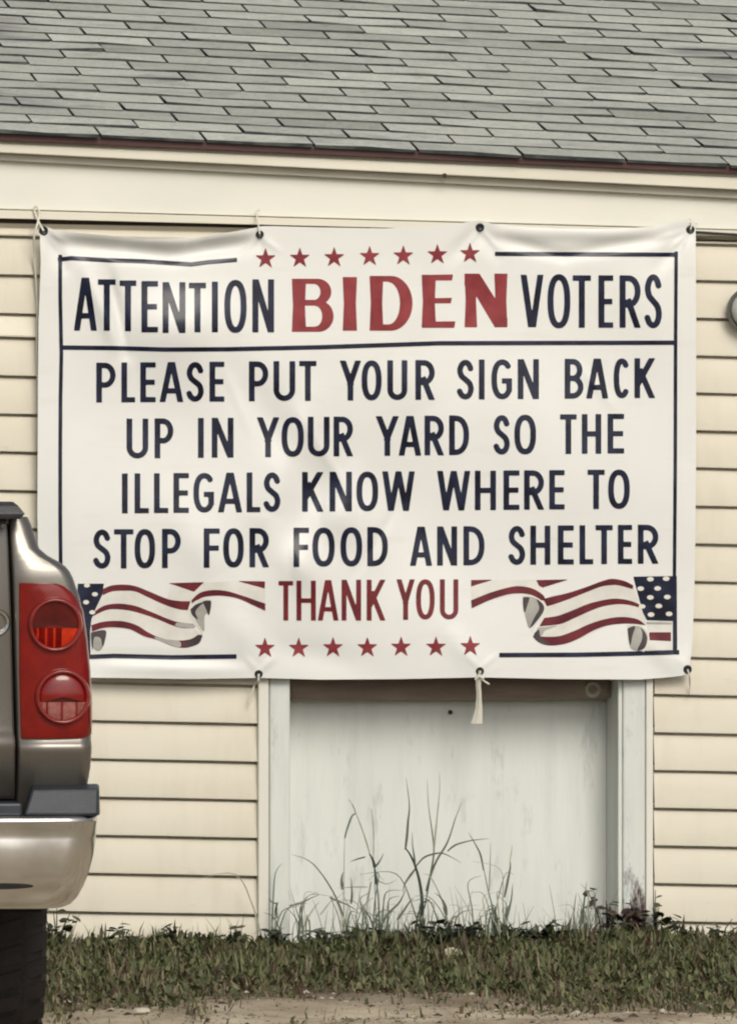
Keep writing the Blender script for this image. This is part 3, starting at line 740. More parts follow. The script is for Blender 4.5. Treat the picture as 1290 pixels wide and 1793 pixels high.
polys('ribbon_cloth', [zb_(crom([(115, 125), (270, 92), (450, 145), (560, 190), (715, 205)], 5)+[(745, 390), (800, 440)]+crom([(780, 490), (670, 525), (490, 470), (310, 400), (120, 390), (45, 415), (40, 370), (60, 280)], 5)),
                       zb_([(590, 85), (800, 78)]+[(1040, 68), (1228, 72)]+crom([(1230, 272), (1050, 190), (860, 170), (730, 230)], 4)+[(720, 205), (560, 185)])], M['flag_cloth'], .0009, fl_)
polys('stripe', [zb_(crom([(115, 125), (180, 98), (270, 92), (350, 105), (450, 145), (560, 190), (650, 205), (718, 206)], 6)+crom([(700, 268), (640, 262), (540, 230), (430, 180), (340, 140), (260, 135), (180, 140), (118, 166)], 6)),
                 zb_(crom([(60, 280), (120, 240), (210, 222), (330, 235), (440, 275), (560, 325), (640, 350), (740, 362)], 6)+crom([(745, 390), (660, 390), (590, 370), (480, 325), (360, 285), (260, 265), (150, 265), (50, 310)], 6)),
                 zb_(crom([(40, 370), (130, 345), (250, 342), (350, 370), (440, 425), (540, 465), (640, 475), (720, 465), (770, 435)], 6)+crom([(800, 440), (780, 490), (730, 515), (670, 525), (590, 510), (490, 470), (400, 445), (310, 400), (210, 385), (120, 390), (45, 415)], 6)),
                 zb_(crom([(725, 200), (780, 150), (860, 130), (960, 135), (1080, 170), (1180, 205), (1230, 222)], 6)+crom([(1230, 272), (1150, 235), (1050, 190), (950, 170), (860, 170), (790, 185), (730, 230)], 6)),
                 zb_([(568, 82), (812, 75), (742, 142)]), zb_([(1035, 67), (1228, 70), (1226, 120)])], M['stripe_red'], .0012, fl_)
polys('canton', [zl([(118, 135), (266, 135), (256, 200), (220, 275), (196, 335), (188, 400), (190, 540), (100, 540)])], M['navy'], .0012, fl_)
polys('canton_star', [zl(ell(x, y, 17, 12, 0, 340, 18)) for x, y in ((170, 145), (215, 195), (165, 240), (200, 297))], M['flag_white'], .0016, fl_)
polys('fold_shade_glare', [zb_(crom([(735, 260), (800, 225), (858, 205), (850, 265), (815, 310), (812, 410), (770, 360), (740, 310)], 5)), zb_(crom([(45, 440), (100, 425), (125, 500), (95, 545), (60, 530), (45, 480)], 5)), zb_(crom([(470, 445), (540, 466), (640, 478), (650, 518), (590, 508), (480, 465)], 4)), zb_(crom([(625, 352), (740, 366), (742, 388), (650, 386), (610, 370)], 4))], M['flag_grey'], .0015, fl_)  # patch on the lowest stripe is glare put in as grey
polys('fold_edge', [zb_(crom([(718, 262), (760, 225), (812, 212), (775, 245), (752, 282), (770, 330), (730, 300), (718, 262)], 5)), zb_(crom([(800, 208), (858, 204), (846, 300), (826, 262), (800, 208)], 5)), zb_(crom([(38, 420), (138, 405), (130, 490), (116, 515), (104, 460), (60, 455), (50, 540), (40, 480), (38, 420)], 4)), zb_(crom([(660, 490), (730, 470), (780, 436), (798, 446), (776, 488), (730, 512), (670, 520)], 5))], M['flag_dark'], .0018, fl_)
rim([zb_([q])[0] for q in ((855, 196), (765, 203), (712, 258), (738, 330), (790, 400), (804, 446))], 2.4, fl_)

# grommets
GROM = [(77, 404, 7.5), (455, 410.5, 6.5), (840, 398, 7), (1208, 402, 7), (453, 1180, 6.5), (840, 1175, 6.5), (1203, 1172, 7), (80, 1176, 7)]
for x, y, r_ in GROM:
    p = Vector(bpos(np.array([x]), np.array([y]), .001)[0]); k = .0016*r_
    m_ = MB(); m_.lathe([(k*1.12, .001), (k*1.0, -.003), (k*.8, -.0038), (k*.45, -.002), (0, -.0008)], p, 'Y', 20)
    m_.build('grommet', M['grommet'], banner, smooth=True)

# cords ------------------------------------------------------------------
def cord(pl, r, label, mat='cord', cat='cord', name='cord', group=None):
    pts = [px(x, y, Y) for x, y, Y in pl]
    dense = []
    for i in range(len(pts)-1):
        p0 = pts[max(i-1, 0)]; p1 = pts[i]; p2 = pts[i+1]; p3 = pts[min(i+2, len(pts)-1)]
        for k in range(6):
            t = k/6; dense.append(.5*((2*p1)+(p2-p0)*t+(2*p0-5*p1+4*p2-p3)*t*t+(3*p1-p0-3*p2+p3)*t**3))
    dense.append(pts[-1])
    m_ = MB(); m_.tube(dense, r, 7)
    return thing(m_, name, M[mat], label, cat, dense[-1], group, smooth=True)
F_ = YB-.012
cord([(77, 404, F_-.004), (70, 392, F_), (63, 376, -.05), (60, 364, -.048), (66, 362, -.052), (70, 375, -.058), (66, 392, F_), (60, 415, F_), (61, 450, -.04), (64, 500, -.03), (66, 548, -.03), (65, 600, -.03), (67, 700, -.028)], .0030, "slack white cord from the banner's top left grommet trailing down its left edge")
cord([(455, 410, F_-.005), (453, 396, F_-.002), (450, 380, -.06), (449, 370, -.048), (455, 367, -.05)], .0024, 'short white cord tying the second top grommet to the eave trim strip')
cord([(1208, 402, F_-.006), (1210, 392, F_), (1206, 384, -.05), (1214, 388, -.046), (1221, 392, -.046)], .0022, 'frayed white cord tied at the top right corner grommet')
cord([(453, 1180, F_-.005), (452, 1192, F_-.002), (446, 1200, -.05), (441, 1213, -.046), (436, 1228, -.044)], .0030, 'short white cord hanging at the top of the left white channel under the banner')
cord([(1203, 1172, F_-.006), (1206, 1184, F_), (1207, 1198, -.04), (1207, 1216, -.034)], .0022, "thin white cord end hanging under the banner's bottom right corner")
m_ = MB()
hw = [3, 4, 5, 4.5, 4.5, 5, 6, 8, 10]; ys_ = [1174, 1182, 1190, 1200, 1212, 1226, 1240, 1254, 1267]; cxs = [840, 839, 838, 837, 838, 838, 838, 836, 834]
m_.grid([[px(c-w_, y, F_+.004*k_) for k_, (c, w_) in enumerate([(c, w_)])] + [px(c, y, F_-.010), px(c+w_, y, F_+.002)] for c, w_, y in zip(cxs, hw, ys_)])
m_.grid([[px(c+w_, y, F_+.002), px(c, y, F_+.008), px(c-w_, y, F_)] for c, w_, y in zip(cxs, hw, ys_)])
m_.tube([px(838, 1186, F_-.008), px(848, 1193, F_-.006), px(856, 1198, F_-.004)], .0025, 6)
m_.tube([px(832, 1190, F_-.006), px(838, 1184, F_-.013), px(846, 1188, F_-.008)], .004, 6)
thing(m_, 'cloth_tie', M['cord'], "white cloth strip knotted to the banner's bottom grommet, dangling before the recess", 'cloth strip', px(834, 1267, F_), smooth=True)
cord([(1214, 406, -.05), (1235, 407.5, -.046), (1290, 411, -.046), (1500, 424, -.046), (2400, 470, -.046)], .0036, 'thin dark line running right from the banner along the trim', 'trim_line_black', 'trim_line', 'trim_line')  # black tube drawn on the dark line along the trim

# ------------------------------------------------------------------ pickup truck
YR = -6.2
M['paint'] = None
m, n, b = newmat('grey_metallic_paint'); v = coords(n)
fl2 = noise(n, coords(n), 900, 1)
n.links.new(ramp(n, fl2, [(.3, (.16, .148, .130)), (.7, (.225, .208, .185))]), b.inputs['Base Color'])
b.inputs['Metallic'].default_value = .75; b.inputs['Roughness'].default_value = .36; b.inputs['Coat Weight'].default_value = .35; b.inputs['Coat Roughness'].default_value = .12
M['paint'] = m
m, n, b = newmat('dull_chrome'); v = coords(n)
n.links.new(ramp(n, noise(n, v, 7, 6, .65), [(.3, (.56, .55, .525)), (.7, (.74, .725, .695))]), b.inputs['Base Color'])
b.inputs['Metallic'].default_value = 1; n.links.new(ramp(n, noise(n, v, 9, 5), [(.3, (.14,)*3), (.7, (.24,)*3)]), b.inputs['Roughness'])
bump(n, b, noise(n, coords(n, (1, 1, 1.3)), 7, 1.2, .4), .16, .03)
M['chrome'] = m
M['black_plastic'] = noisy('dark_grey_plastic', (.018, .019, .022), (.04, .042, .048), 20, .45, bscale=300, bstr=.2)
M['pad'] = noisy('blue_grey_step_pad', (.010, .015, .022), (.019, .026, .036), 14, .45, bscale=200, bstr=.1)
M['tyre'] = noisy('black_tyre_rubber', (.008, .006, .006), (.018, .013, .012), 20, .85, bscale=90, bstr=.3)
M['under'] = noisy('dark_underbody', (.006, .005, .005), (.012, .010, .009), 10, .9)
M['glass'] = noisy('dark_car_glass', (.01, .012, .012), (.02, .022, .022), 3, .05, bstr=0, coat=.5)
def redplastic(name, c0, c1, rough=.12, sc=30):
    m = noisy(name, c0, c1, sc, rough, bstr=0, coat=.35, spec=.3); m.node_tree.nodes['Principled BSDF'].inputs['Coat Roughness'].default_value = .05; return m
M['lens'] = redplastic('red_tail_lens', (.14, .004, .003), (.20, .006, .004))
M['lens_dark'] = redplastic('deep_red_lens', (.045, .003, .003), (.10, .005, .004))
M['lens_bright'] = redplastic('reflector_highlight_red', (.42, .022, .008), (.62, .055, .016), .2, 60)  # lamp highlights put into the colour as a brighter red
M['lens_rim'] = redplastic('red_lens_rim', (.16, .012, .010), (.22, .022, .018))
M['lens_clear'] = redplastic('pinkish_clear_lens', (.24, .075, .065), (.40, .17, .15), .15, 80)

WID = 1.86
xRt = px(163, 1290, YR).x                              # right flank
xLf = xRt-WID
truck = empty('pickup_truck', (xRt-WID/2, YR+2.5, 0), 'grey pickup truck with red tail lamp and chrome bumper parked before the house', 'truck')
def mirror_rows(rows): return [[(2*(xRt-WID/2)-p[0], p[1], p[2]) for p in r_] for r_ in rows]
def zt(y, Y=YR): return px(100, y, Y).z
def xt(x, y=1200, Y=YR): return px(x, y, Y).x
# bed side with rounded rear pillar
prof = [(906, 57, .040), (920, 63, .0335), (940, 68, .0255), (961, 75, .0170), (974, 90, .0118), (984, 108, .0078), (992, 119, .0044), (1000, 126, .0016), (1012, 132, 0), (1025, 136.5, 0), (1046, 144, 0), (1071, 149, 0), (1122, 156.5, 0), (1174, 161, 0), (1225, 163.5, 0), (1290, 164, 0), (1296, 164, 0), (1302, 164, -.008), (1310, 164, -.011), (1318, 164, -.008), (1345, 163, .003), (1376, 160, .024), (1400, 157, .045), (1560, 150, .08)]
rows = []; flank = YR+1.95
for y, xr0_, dY in prof:
    z = zt(y); xr1 = xt(xr0_, y); xi = xt(22+11*(y-912)/388 if y < 1300 else 33+2*(y-1300)/100, y)
    Yb = YR+dY; c = .030
    r_ = [(xi, Yb+.05, z), (xi, Yb+.004, z), (xi+.004, Yb, z), ((xi+xr1-c)/2, Yb, z)]
    r_ += [(xr1-c+c*math.sin(a), Yb+c*1.4*(1-math.cos(a)), z) for a in np.linspace(0, math.pi/2, 7)]
    r_ += [(xr1+.004, YR+.35, z), (xr1+.006, YR+1.0, z), (xr1+.006, flank, z)]
    rows.append(r_)
rows = rows[::-1]
zc_ = rows[-1][0][2]
rows.append([(p[0]*.4+(xt(38)-.004)*.6, p[1] if p[1] > YR+.3 else p[1]+.03, p[2]+.004) for p in rows[-1]])
for mir in (False, True):
    m_ = MB(); m_.grid(mirror_rows(rows) if mir else rows, flip=mir)
    m_.build('bed_side', M['paint'], truck, smooth=True, angle=50)
# tailgate
m_ = MB(); tg = [(906, .048), (909, .030), (914, .026), (960, .014), (1010, .0045), (1060, .0005), (1100, 0), (1200, .003), (1270, .004), (1284, .002), (1289, -.007), (1304, -.011), (1312, -.008), (1345, .004), (1392, .03), (1400, .045)]
rows = []
for y, dY in tg:
    z = zt(y); xr1 = xt(19+11*(y-912)/388, y); xl1 = 2*(xRt-WID/2)-xr1; Yb = YR+dY
    rows.append([(xl1, Yb+.06, z), (xl1+.004, Yb+.006, z), (xl1+.01, Yb, z)]+[(xl1+(xr1-xl1)*k/12, Yb, z) for k in range(1, 12)]+[(xr1-.010, Yb, z), (xr1-.004, Yb+.006, z), (xr1, Yb+.06, z)])
m_.grid(rows[::-1])
gate = m_.build('tailgate', M['paint'], truck, smooth=True, angle=50)
m_ = MB(); xr1 = xt(0); xl1 = 2*(xRt-WID/2)-xr1
capc = [(878.5, .06, .0), (878.5, .008, .0), (884, -.012, .0), (899, -.022, 0), (908.5, -.018, 0), (909.5, .06, 0)]
capx = {0: 24, 1: 24, 2: 30, 3: 42, 4: 34, 5: 33}
rr_ = []
for k, (y, dY, _) in enumerate(capc):
    xe = xt(capx[k], y); rr_.append([(2*(xRt-WID/2)-xe, YR+dY, zt(y)), (xe, YR+dY, zt(y))])
rr_.append(rr_[0]); m_.grid(rr_[::-1]); 
m_.add([r_[1] for r_ in rr_[:-1]], [list(range(6))]); m_.add([r_[0] for r_ in rr_[:-1]], [list(range(6))[::-1]])
m_.build('top_cap', M['black_plastic'], gate, bevel=.003)
m_ = MB(); c0 = px(-6, 1090, YR)
m_.lathe([(.0215, .008), (.0225, -.008), (.0275, -.011), (.031, -.006), (.032, .010)], (c0.x, YR+.004, c0.z), 'Y', 32); m_.build('lock_bezel', M['chrome'], gate, smooth=True)
m_ = MB(); m_.lathe([(0, .0), (.022, .0)], (c0.x, YR+.003, c0.z), 'Y', 28); m_.build('lock_face', M['under'], gate)
m_ = MB(); p = px(6, 921, YR); m_.lathe([(0, -.003), (.005, -.003), (.006, .004)], (p.x, YR, p.z), 'Y', 16); m_.build('bump_stop', M['black_plastic'], gate)
# seam shade put in as colour: near-black box behind the gap
m_ = MB(); a_ = xt(38); m_.box(2*(xRt-WID/2)-a_, a_, YR+.07, YR+.12, zt(1404), zt(918)); m_.build('seam_shade_box', M['under'], truck)

# tail lamps
lens_prof = [(1020.5, 92), (1022, 110), (1027, 122), (1036, 131.5), (1048, 139), (1071, 147.5), (1100, 152), (1122, 155), (1150, 157.5), (1174, 160), (1225, 162.5), (1270, 163), (1286, 162), (1293, 158)]
def ribs(parent, name, mats, c, r, deg, pick, dep, s_):
    """lower part of a round lamp as a row of upright moulded ribs"""
    m_ = MB(); n9 = 22; zc_ = r*math.sin(R(deg))
    for k in range(n9):
        xa, xb_ = -r+2*r*k/n9, -r+2*r*(k+1)/n9
        za0, za1 = (-math.sqrt(max(r*r-x*x, 0)) for x in (xa, xb_))
        ta, tb = min(zc_, 0), min(zc_, 0)
        if za0 > ta and za1 > tb: continue
        za0, za1 = min(za0, ta), min(za1, tb); bl = lambda x, z: -.006*math.sqrt(max(0, 1-(x*x+z*z)/(r*r)))
        rows_ = []
        for f in (0, .25, .5, .75, 1):
            z0, z1q = ta+(za0-ta)*f, tb+(za1-tb)*f; xm_ = (xa+xb_)/2; zm = (z0+z1q)/2
            rows_.append([(c[0]+s_*xa, c[1]+dep*.5+bl(xa, z0), c[2]+z0), (c[0]+s_*xm_, c[1]+dep*.5-.0022+bl(xm_, zm), c[2]+zm), (c[0]+s_*xb_, c[1]+dep*.5+bl(xb_, z1q), c[2]+z1q)])
        m_.grid(rows_, pick(k, (k+.5)/n9), flip=s_ > 0)
    m_.build(name, mats, parent, smooth=True, angle=30)
def lamp(mir):
    xm = 2*(xRt-WID/2)
    lr = []
    for y, xr0_ in lens_prof:
        z = zt(y); xr1 = xt(xr0_, y)+.003; xi = xt(33.5 if y < 1200 else 34+2.5*(y-1200)/93, y); c = .030
        ed = .007 if 1021 < y < 1292 else .0
        Yb = YR-.007+(.004 if y in (1020.5, 1293) else 0)
        r_ = [(xi, Yb+.012, z), (xi+.001, Yb+.003, z), (xi+.004, Yb, z), ((xi+xr1-c)/2, Yb-.002, z)]
        r_ += [(xr1-c+c*math.sin(a), Yb+c*1.5*(1-math.cos(a)), z) for a in np.linspace(0, math.pi/2, 8)]
        r_ += [(xr1+.001, Yb+.11, z)]
        lr.append(r_)
    m_ = MB(); m_.grid((mirror_rows(lr) if mir else lr)[::-1], flip=mir)
    o = m_.build('tail_lamp', M['lens'], truck, smooth=True, angle=50)
    fx = (lambda x: xm-x) if mir else (lambda x: x)
    s_ = -1 if mir else 1
    for (cx, cy, rad, kind) in ((97, 1094, 46, 'brake'), (110, 1220, 47, 'reverse')):
        p = px(cx, cy, YR-.01); rr2 = rad*.00125; c = (fx(p.x), YR-.008, p.z)
        m_ = MB(); m_.lathe([(rr2*.86, .004), (rr2*.87, -.009), (rr2*.93, -.015), (rr2*1.0, -.014), (rr2*1.05, -.004), (rr2*1.08, .004)], c, 'Y', 48)
        m_.build('lamp_rim', M['lens_rim'], o, smooth=True, angle=180)
        dome = [(rr2*.88*math.cos(a), -.003-.011*math.sin(a)) for a in np.linspace(0, math.pi/2, 9)]
        if kind == 'brake':
            bowl = [(rr2*.88, -.006), (rr2*.62, -.0045), (rr2*.3, -.003), (0, -.0026)]
            m_ = MB(); m_.lathe(bowl, c, 'Y', 40, 0, R(-6), R(188)); m_.build('brake_lens', M['lens_dark'], o, smooth=True, angle=180)
            ribs(o, 'reflector', [M['lens_bright'], M['lens_dark'], M['lens']], c, rr2*.88, -8, lambda k, q: 0 if (q > .62 or k % 4 == 2) else 2, -.006, s_)  # right third brighter: highlight painted on the ribs
        else:
            m_ = MB(); m_.lathe(dome, c, 'Y', 40, 0, R(-14), R(194)); m_.build('brake_lens', M['lens'], o, smooth=True, angle=180)
            ribs(o, 'reverse_lens', [M['lens_clear'], M['lens_rim']], c, rr2*.88, -13, lambda k, q: 1 if k % 7 == 3 else 0, -.009, s_)
for mir in (False, True): lamp(mir)

# bumper
xm = 2*(xRt-WID/2)
bpro = [(1427, 158, -.070), (1430, 170, -.096), (1434, 171, -.104), (1441, 171, -.104), (1447, 170, -.1005), (1470, 169, -.1025), (1500, 164.5, -.1030), (1530, 157, -.1005), (1555, 148, -.092), (1575, 138, -.080), (1586, 128, -.066), (1591, 116, -.05), (1590, 112, .02)]
rows = []
for y, xr0_, dY in bpro:
    Yb = YR+dY; z = px(100, y, Yb).z; xr1 = px(xr0_, y, YR-.02).x; c = .075
    half = [((xm/2)+(xr1-c-xm/2)*k/10, Yb-.006*math.cos(k*.14), z) for k in range(11)]
    half += [(xr1-c+c*math.sin(a), Yb+c*1.3*(1-math.cos(a)), z) for a in np.linspace(.15, math.pi/2, 9)]
    half += [(xr1, YR+.22, z)]
    rows.append([(xm-p[0], p[1], p[2]) for p in half[::-1]][:-1]+half)
m_ = MB(); m_.grid(rows[::-1])
bump_o = m_.build('bumper', M['chrome'], truck, smooth=True, angle=60)
m_ = MB()
p0 = px(-18, 1553, YR-.106); m_.lathe([(0, -.0015), (.06, -.0015), (.066, .002)], (0, 0, 0), 'Y', 32)
m_.v = [(p0.x+v0[0]*1.5, YR-.1035+v0[1]+.004, p0.z+v0[2]*.10) for v0 in m_.v]
m_.build('bumper_slot', M['under'], bump_o, smooth=True)
m_ = MB()
for sgn in (1, -1):
    A = lambda x, y, Y: (px(x, y, YR+Y).x if sgn > 0 else xm-px(x, y, YR+Y).x, YR+Y, px(x, y, YR+Y).z)
    q0 = [A(42, 1428.5, -.085), A(173, 1428.5, -.085), A(176, 1428, .05), A(42, 1428, .05), A(56, 1383, -.075), A(174, 1381, -.075), A(174, 1372, .05), A(56, 1372, .05)]
    m_.hexa(q0 if sgn > 0 else [q0[i] for i in (1, 0, 3, 2, 5, 4, 7, 6)])
a = px(41, 1428.5, YR-.08); z1_ = px(41, 1406, YR-.08).z
m_.box(xm-a.x+.001, a.x-.001, YR-.080, YR+.05, a.z, z1_)
m_.build('step_pad', M['pad'], bump_o, bevel=.006)
m_ = MB(); m_.box(xLf+.10, xRt-.10, YR+.12, YR+5.0, .42, zt(1430)); m_.build('underbody', M['under'], truck)
m_ = MB(); m_.box(xLf+.13, xRt-.13, YR+.125, flank-.02, zt(1400), zt(1400)+.03); m_.build('bed_floor', M['black_plastic'], truck)
# wheels
zc = .365; RT = .365
def wheel(side, Yc):
    xo = (px(86, 1700, YR+.95-.36).x) if side > 0 else xm-px(86, 1700, YR+.95-.36).x
    xi = xo-side*.25
    c = ((xo+xi)/2, Yc, zc)
    wtop = empty('wheel', c); wtop.parent = truck; wtop.location = Vector(c)-truck.location
    m_ = MB(); hw_ = .125
    m_.lathe([(.21, -hw_*.9), (.24, -hw_), (.32, -hw_), (RT-.018, -hw_*.9), (RT-.010, -hw_*.6), (RT-.010, hw_*.6), (RT-.018, hw_*.9), (.32, hw_), (.24, hw_), (.21, hw_*.9)], c, 'X', 56)
    nb = 38
    for k in range(nb):                                  # tread blocks in four rows
        for j, (b0, b1) in enumerate(((-.122, -.072), (-.064, -.004), (.004, .064), (.072, .122))):
            a0 = 2*math.pi*(k+.5*(j % 2))/nb; a1 = a0+2*math.pi/nb*.66
            pts = []
            for (hx, aa) in ((b0, a0), (b1, a0+.05*(1 if j < 2 else -1)), (b1, a1+.05*(1 if j < 2 else -1)), (b0, a1)):
                for rad in (RT-.018, RT-(.004 if 0 < j < 3 else .009)):
                    pts.append((c[0]+hx, c[1]+rad*math.cos(aa), c[2]+rad*math.sin(aa)))
            m_.hexa([pts[0], pts[2], pts[4], pts[6], pts[1], pts[3], pts[5], pts[7]])
    m_.build('tyre', M['tyre'], wtop)
    m_ = MB(); s_ = side
    m_.lathe([(.215, s_*.06), (.215, s_*.11), (.205, s_*.115), (.19, s_*.07), (.07, s_*.06), (.06, s_*.085), (.0, s_*.085)], c, 'X', 40); m_.build('rim', M['chrome'], wtop, smooth=True)
for side in (1, -1):
    for Yc in (YR+.95, YR+4.25): wheel(side, Yc)
# cab, bonnet and front, seen only from elsewhere
def loft(name, mat, secs, parent=truck, smooth=True):
    m_ = MB(); rows_ = []
    for (Y, z0, z1, h0, h1) in secs:
        cx_ = xm/2
        rows_.append([(cx_-h0, Y, z0), (cx_-h0, Y, z0+(z1-z0)*.55), (cx_-h1, Y, z1-.03), (cx_-h1+.06, Y, z1), (cx_+h1-.06, Y, z1), (cx_+h1, Y, z1-.03), (cx_+h0, Y, z0+(z1-z0)*.55), (cx_+h0, Y, z0)])
    m_.grid(rows_, close=True); m_.add(rows_[0], [list(range(8))]); m_.add(rows_[-1], [list(range(8))[::-1]])
    return m_.build(name, mat, parent, smooth=smooth, angle=35)
hw_ = WID/2-.02
loft('cab', M['paint'], [(YR+1.98, .50, 1.72, hw_, hw_-.16), (YR+2.3, .50, 1.76, hw_, hw_-.17), (YR+3.1, .50, 1.74, hw_, hw_-.17), (YR+3.75, .50, 1.20, hw_, hw_-.05), (YR+4.9, .50, 1.10, hw_-.02, hw_-.08), (YR+5.35, .50, .98, hw_-.12, hw_-.2)])
m_ = MB(); m_.box(xm/2-.55, xm/2+.55, YR+1.95, YR+1.975, 1.28, 1.66); m_.build('rear_window', M['glass'], truck, bevel=.01)

# ------------------------------------------------------------------ lawn (uncountable)
def lawn():
    NB = 175000
    X = rng.uniform(-2.6, 2.6, NB); Y = -rng.random(NB)**1.1*3.5-.01
    def vnoise(sx_, sy_, seed):                          # smooth value noise over the strip
        g = np.random.default_rng(seed).random((200, 200)); u_ = (X+4)*sx_; w_ = (Y+6)*sy_
        i, j = u_.astype(int) % 199, w_.astype(int) % 199; a, b = u_-np.floor(u_), w_-np.floor(w_)
        a = a*a*(3-2*a); b = b*b*(3-2*b)
        return (g[i, j]*(1-a)+g[i+1, j]*a)*(1-b)+(g[i, j+1]*(1-a)+g[i+1, j+1]*a)*b
    clump = .55*vnoise(5, 4, 1)+.45*vnoise(14, 9, 2); tall = .5*vnoise(7, 5, 3)+.5*vnoise(20, 12, 4)
    dens = np.clip((clump-.42)*5, -.75, 1.1)
    edge = np.clip((2.95+.34*np.sin(X*3.1)+.26*np.sin(X*8.3+2)+.16*np.sin(X*19)+.06*np.sin(X*41)+Y)/1.25, 0, 1)
    keep = rng.random(NB) < np.clip(edge**1.2*(.55+.6*dens)+.02, 0, 1)
    inrec = (X > xl_-.0) & (X < xr_) ; X = X[keep]; Y = Y[keep]; n_ = len(X)
    Z = gz(X, Y)
    tall = tall[keep]; clump = clump[keep]; L = rng.gamma(4, .0085, n_)*np.where(Y > -.6, .30+2.3*tall**2, .35+1.25*tall); L = np.clip(L, .012, .085)
    L *= np.where(Y < -1.5, .65, 1)
    a = rng.uniform(0, 2*np.pi, n_); lean = np.abs(rng.normal(0, .8, n_))+.2; lean = np.clip(lean, 0, 1.45)
    wd = rng.uniform(.0016, .0044, n_)*(1+(rng.random(n_) > .9)*1.2)
    broad = rng.random(n_) < .16*np.clip(clump*2, 0, 1.3)
    L = np.where(broad, rng.uniform(.014, .032, n_), L); wd = np.where(broad, L*rng.uniform(.22, .36, n_), wd); lean = np.where(broad, rng.uniform(.5, 1.5, n_), lean)
    Z = Z+np.where(broad, rng.uniform(.004, .04, n_)*tall, 0)
    dx, dy = np.cos(a)*np.sin(lean), np.sin(a)*np.sin(lean); dz = np.cos(lean)
    sx, sy = -np.sin(a), np.cos(a)
    w0 = np.where(broad, wd*.25, wd); P0 = np.stack([X-sx*w0, Y-sy*w0, Z-.004], -1); P1 = np.stack([X+sx*w0, Y+sy*w0, Z-.004], -1)
    mx = np.stack([X+dx*L*.5, Y+dy*L*.5, Z+dz*L*.62], -1)
    s_ = np.stack([sx*wd*.75, sy*wd*.75, 0*wd], -1)
    P2, P3 = mx+s_, mx-s_
    tip = np.stack([X+dx*L*1.05, Y+dy*L*1.05, np.maximum(Z+dz*L*.95, Z+.004)], -1)
    V = np.stack([P0, P1, P2, P3, tip], 1).reshape(-1, 3)
    b_ = np.arange(n_)*5
    F1 = np.stack([b_, b_+1, b_+2, b_+3], -1).tolist(); F2 = np.stack([b_+3, b_+2, b_+4], -1).tolist()
    pr = rng.random(n_); patch = (clump-.5)*-5
    straw = np.clip(.10+.10*patch+.30*np.clip((-Y-1.1)/1.0, 0, 1), .03, .6)
    mi = np.where(pr < straw, 3, np.where(pr < straw+.10, 2, np.where(pr < straw+.16+.12, 4, np.where(pr < straw+.62, 0, 1))))
    mi = np.where(broad, np.where(pr < .55, 0, np.where(pr < .9, 1, 4)), mi)
    me = bpy.data.meshes.new('grass'); me.from_pydata(V.tolist(), [], F1+F2)
    for k in ('g_dark', 'g_olive', 'g_light', 'g_straw', 'g_brown'): me.materials.append(M[k])
    me.polygons.foreach_set('material_index', np.concatenate([mi, mi]).astype(np.int32)); me.update()
    o = bpy.data.objects.new('grass', me); col.objects.link(o)
    tag(o, 'rough patchy grass strip along the foot of the wall', None, None, 'stuff')
lawn()

# ------------------------------------------------------------------ weeds
def ribbon_leaf(m_, pts, w0, mi=0, Y=-.1, dy=0.0, Y2=None):
    """a grass blade following traced points, widest low down; given real depth by dy along its length"""
    c = crom(pts, 5); n_ = len(c); rows_ = []
    for k, (x, y) in enumerate(c):
        t = k/(n_-1); Yk = Y+dy*t
        wd = .8*w0*(1-t**1.6)*(.55+.45*min(1, t*4))+.0003
        a = c[max(k-1, 0)]; b_ = c[min(k+1, n_-1)]
        tx_, ty_ = b_[0]-a[0], b_[1]-a[1]; L = math.hypot(tx_, ty_) or 1
        nx_, nz_ = -ty_/L, -tx_/L
        p = px(x, y, Yk)
        rows_.append([(p.x-nx_*wd, Yk-.3*wd, p.z-nz_*wd), (p.x, Yk+.5*wd, p.z), (p.x+nx_*wd, Yk-.5*wd, p.z+nz_*wd)])
    m_.grid(rows_, mi)
z5 = lambda q: [(560+x/3.583, 1340+y/3.583) for x, y in q]
def tall_weed(label, base, stems, leaves, Y):
    b0 = px(*base, Y); r_ = empty('tall_weed', (b0.x, Y, gz(np.array(b0.x), np.array(Y)).item()), label, 'weed', 'tall grassy weeds in front of the boarded recess')
    for pts, w0, mat in stems:
        m_ = MB(); c = crom(z5(pts), 5); n_ = len(c)
        m_.tube([px(x, y, Y) for x, y in c], [w0*(1-.7*k/(n_-1)) for k in range(n_)], 6); m_.build('stem', M[mat], r_, smooth=True)
    for pts, w0, mat in leaves:
        m_ = MB(); ribbon_leaf(m_, z5(pts), w0, 0, Y, random.uniform(-.05, .05)); m_.build('leaf', M[mat], r_, smooth=True)
    for k in range(9):                                   # finer blades from the same crown
        h = random.uniform(35, 150)*(.6 if k < 5 else 1); sx_ = random.gauss(0, .35)*h; x0_ = base[0]+random.gauss(0, 10)
        bend = random.choice((-1, 1))*random.uniform(0, .35)*h
        m_ = MB(); ribbon_leaf(m_, [(x0_, base[1]+8), (x0_+.25*sx_, base[1]-.45*h), (x0_+.65*sx_, base[1]-.85*h), (x0_+sx_+bend, base[1]-h*random.uniform(.75, 1.05))], random.uniform(.0014, .0032), 0, Y+random.uniform(-.03, .02), random.uniform(-.05, .04))
        m_.build('leaf', M[random.choice(('blade', 'blade_pale', 'blade'))], r_, smooth=True)
    return r_
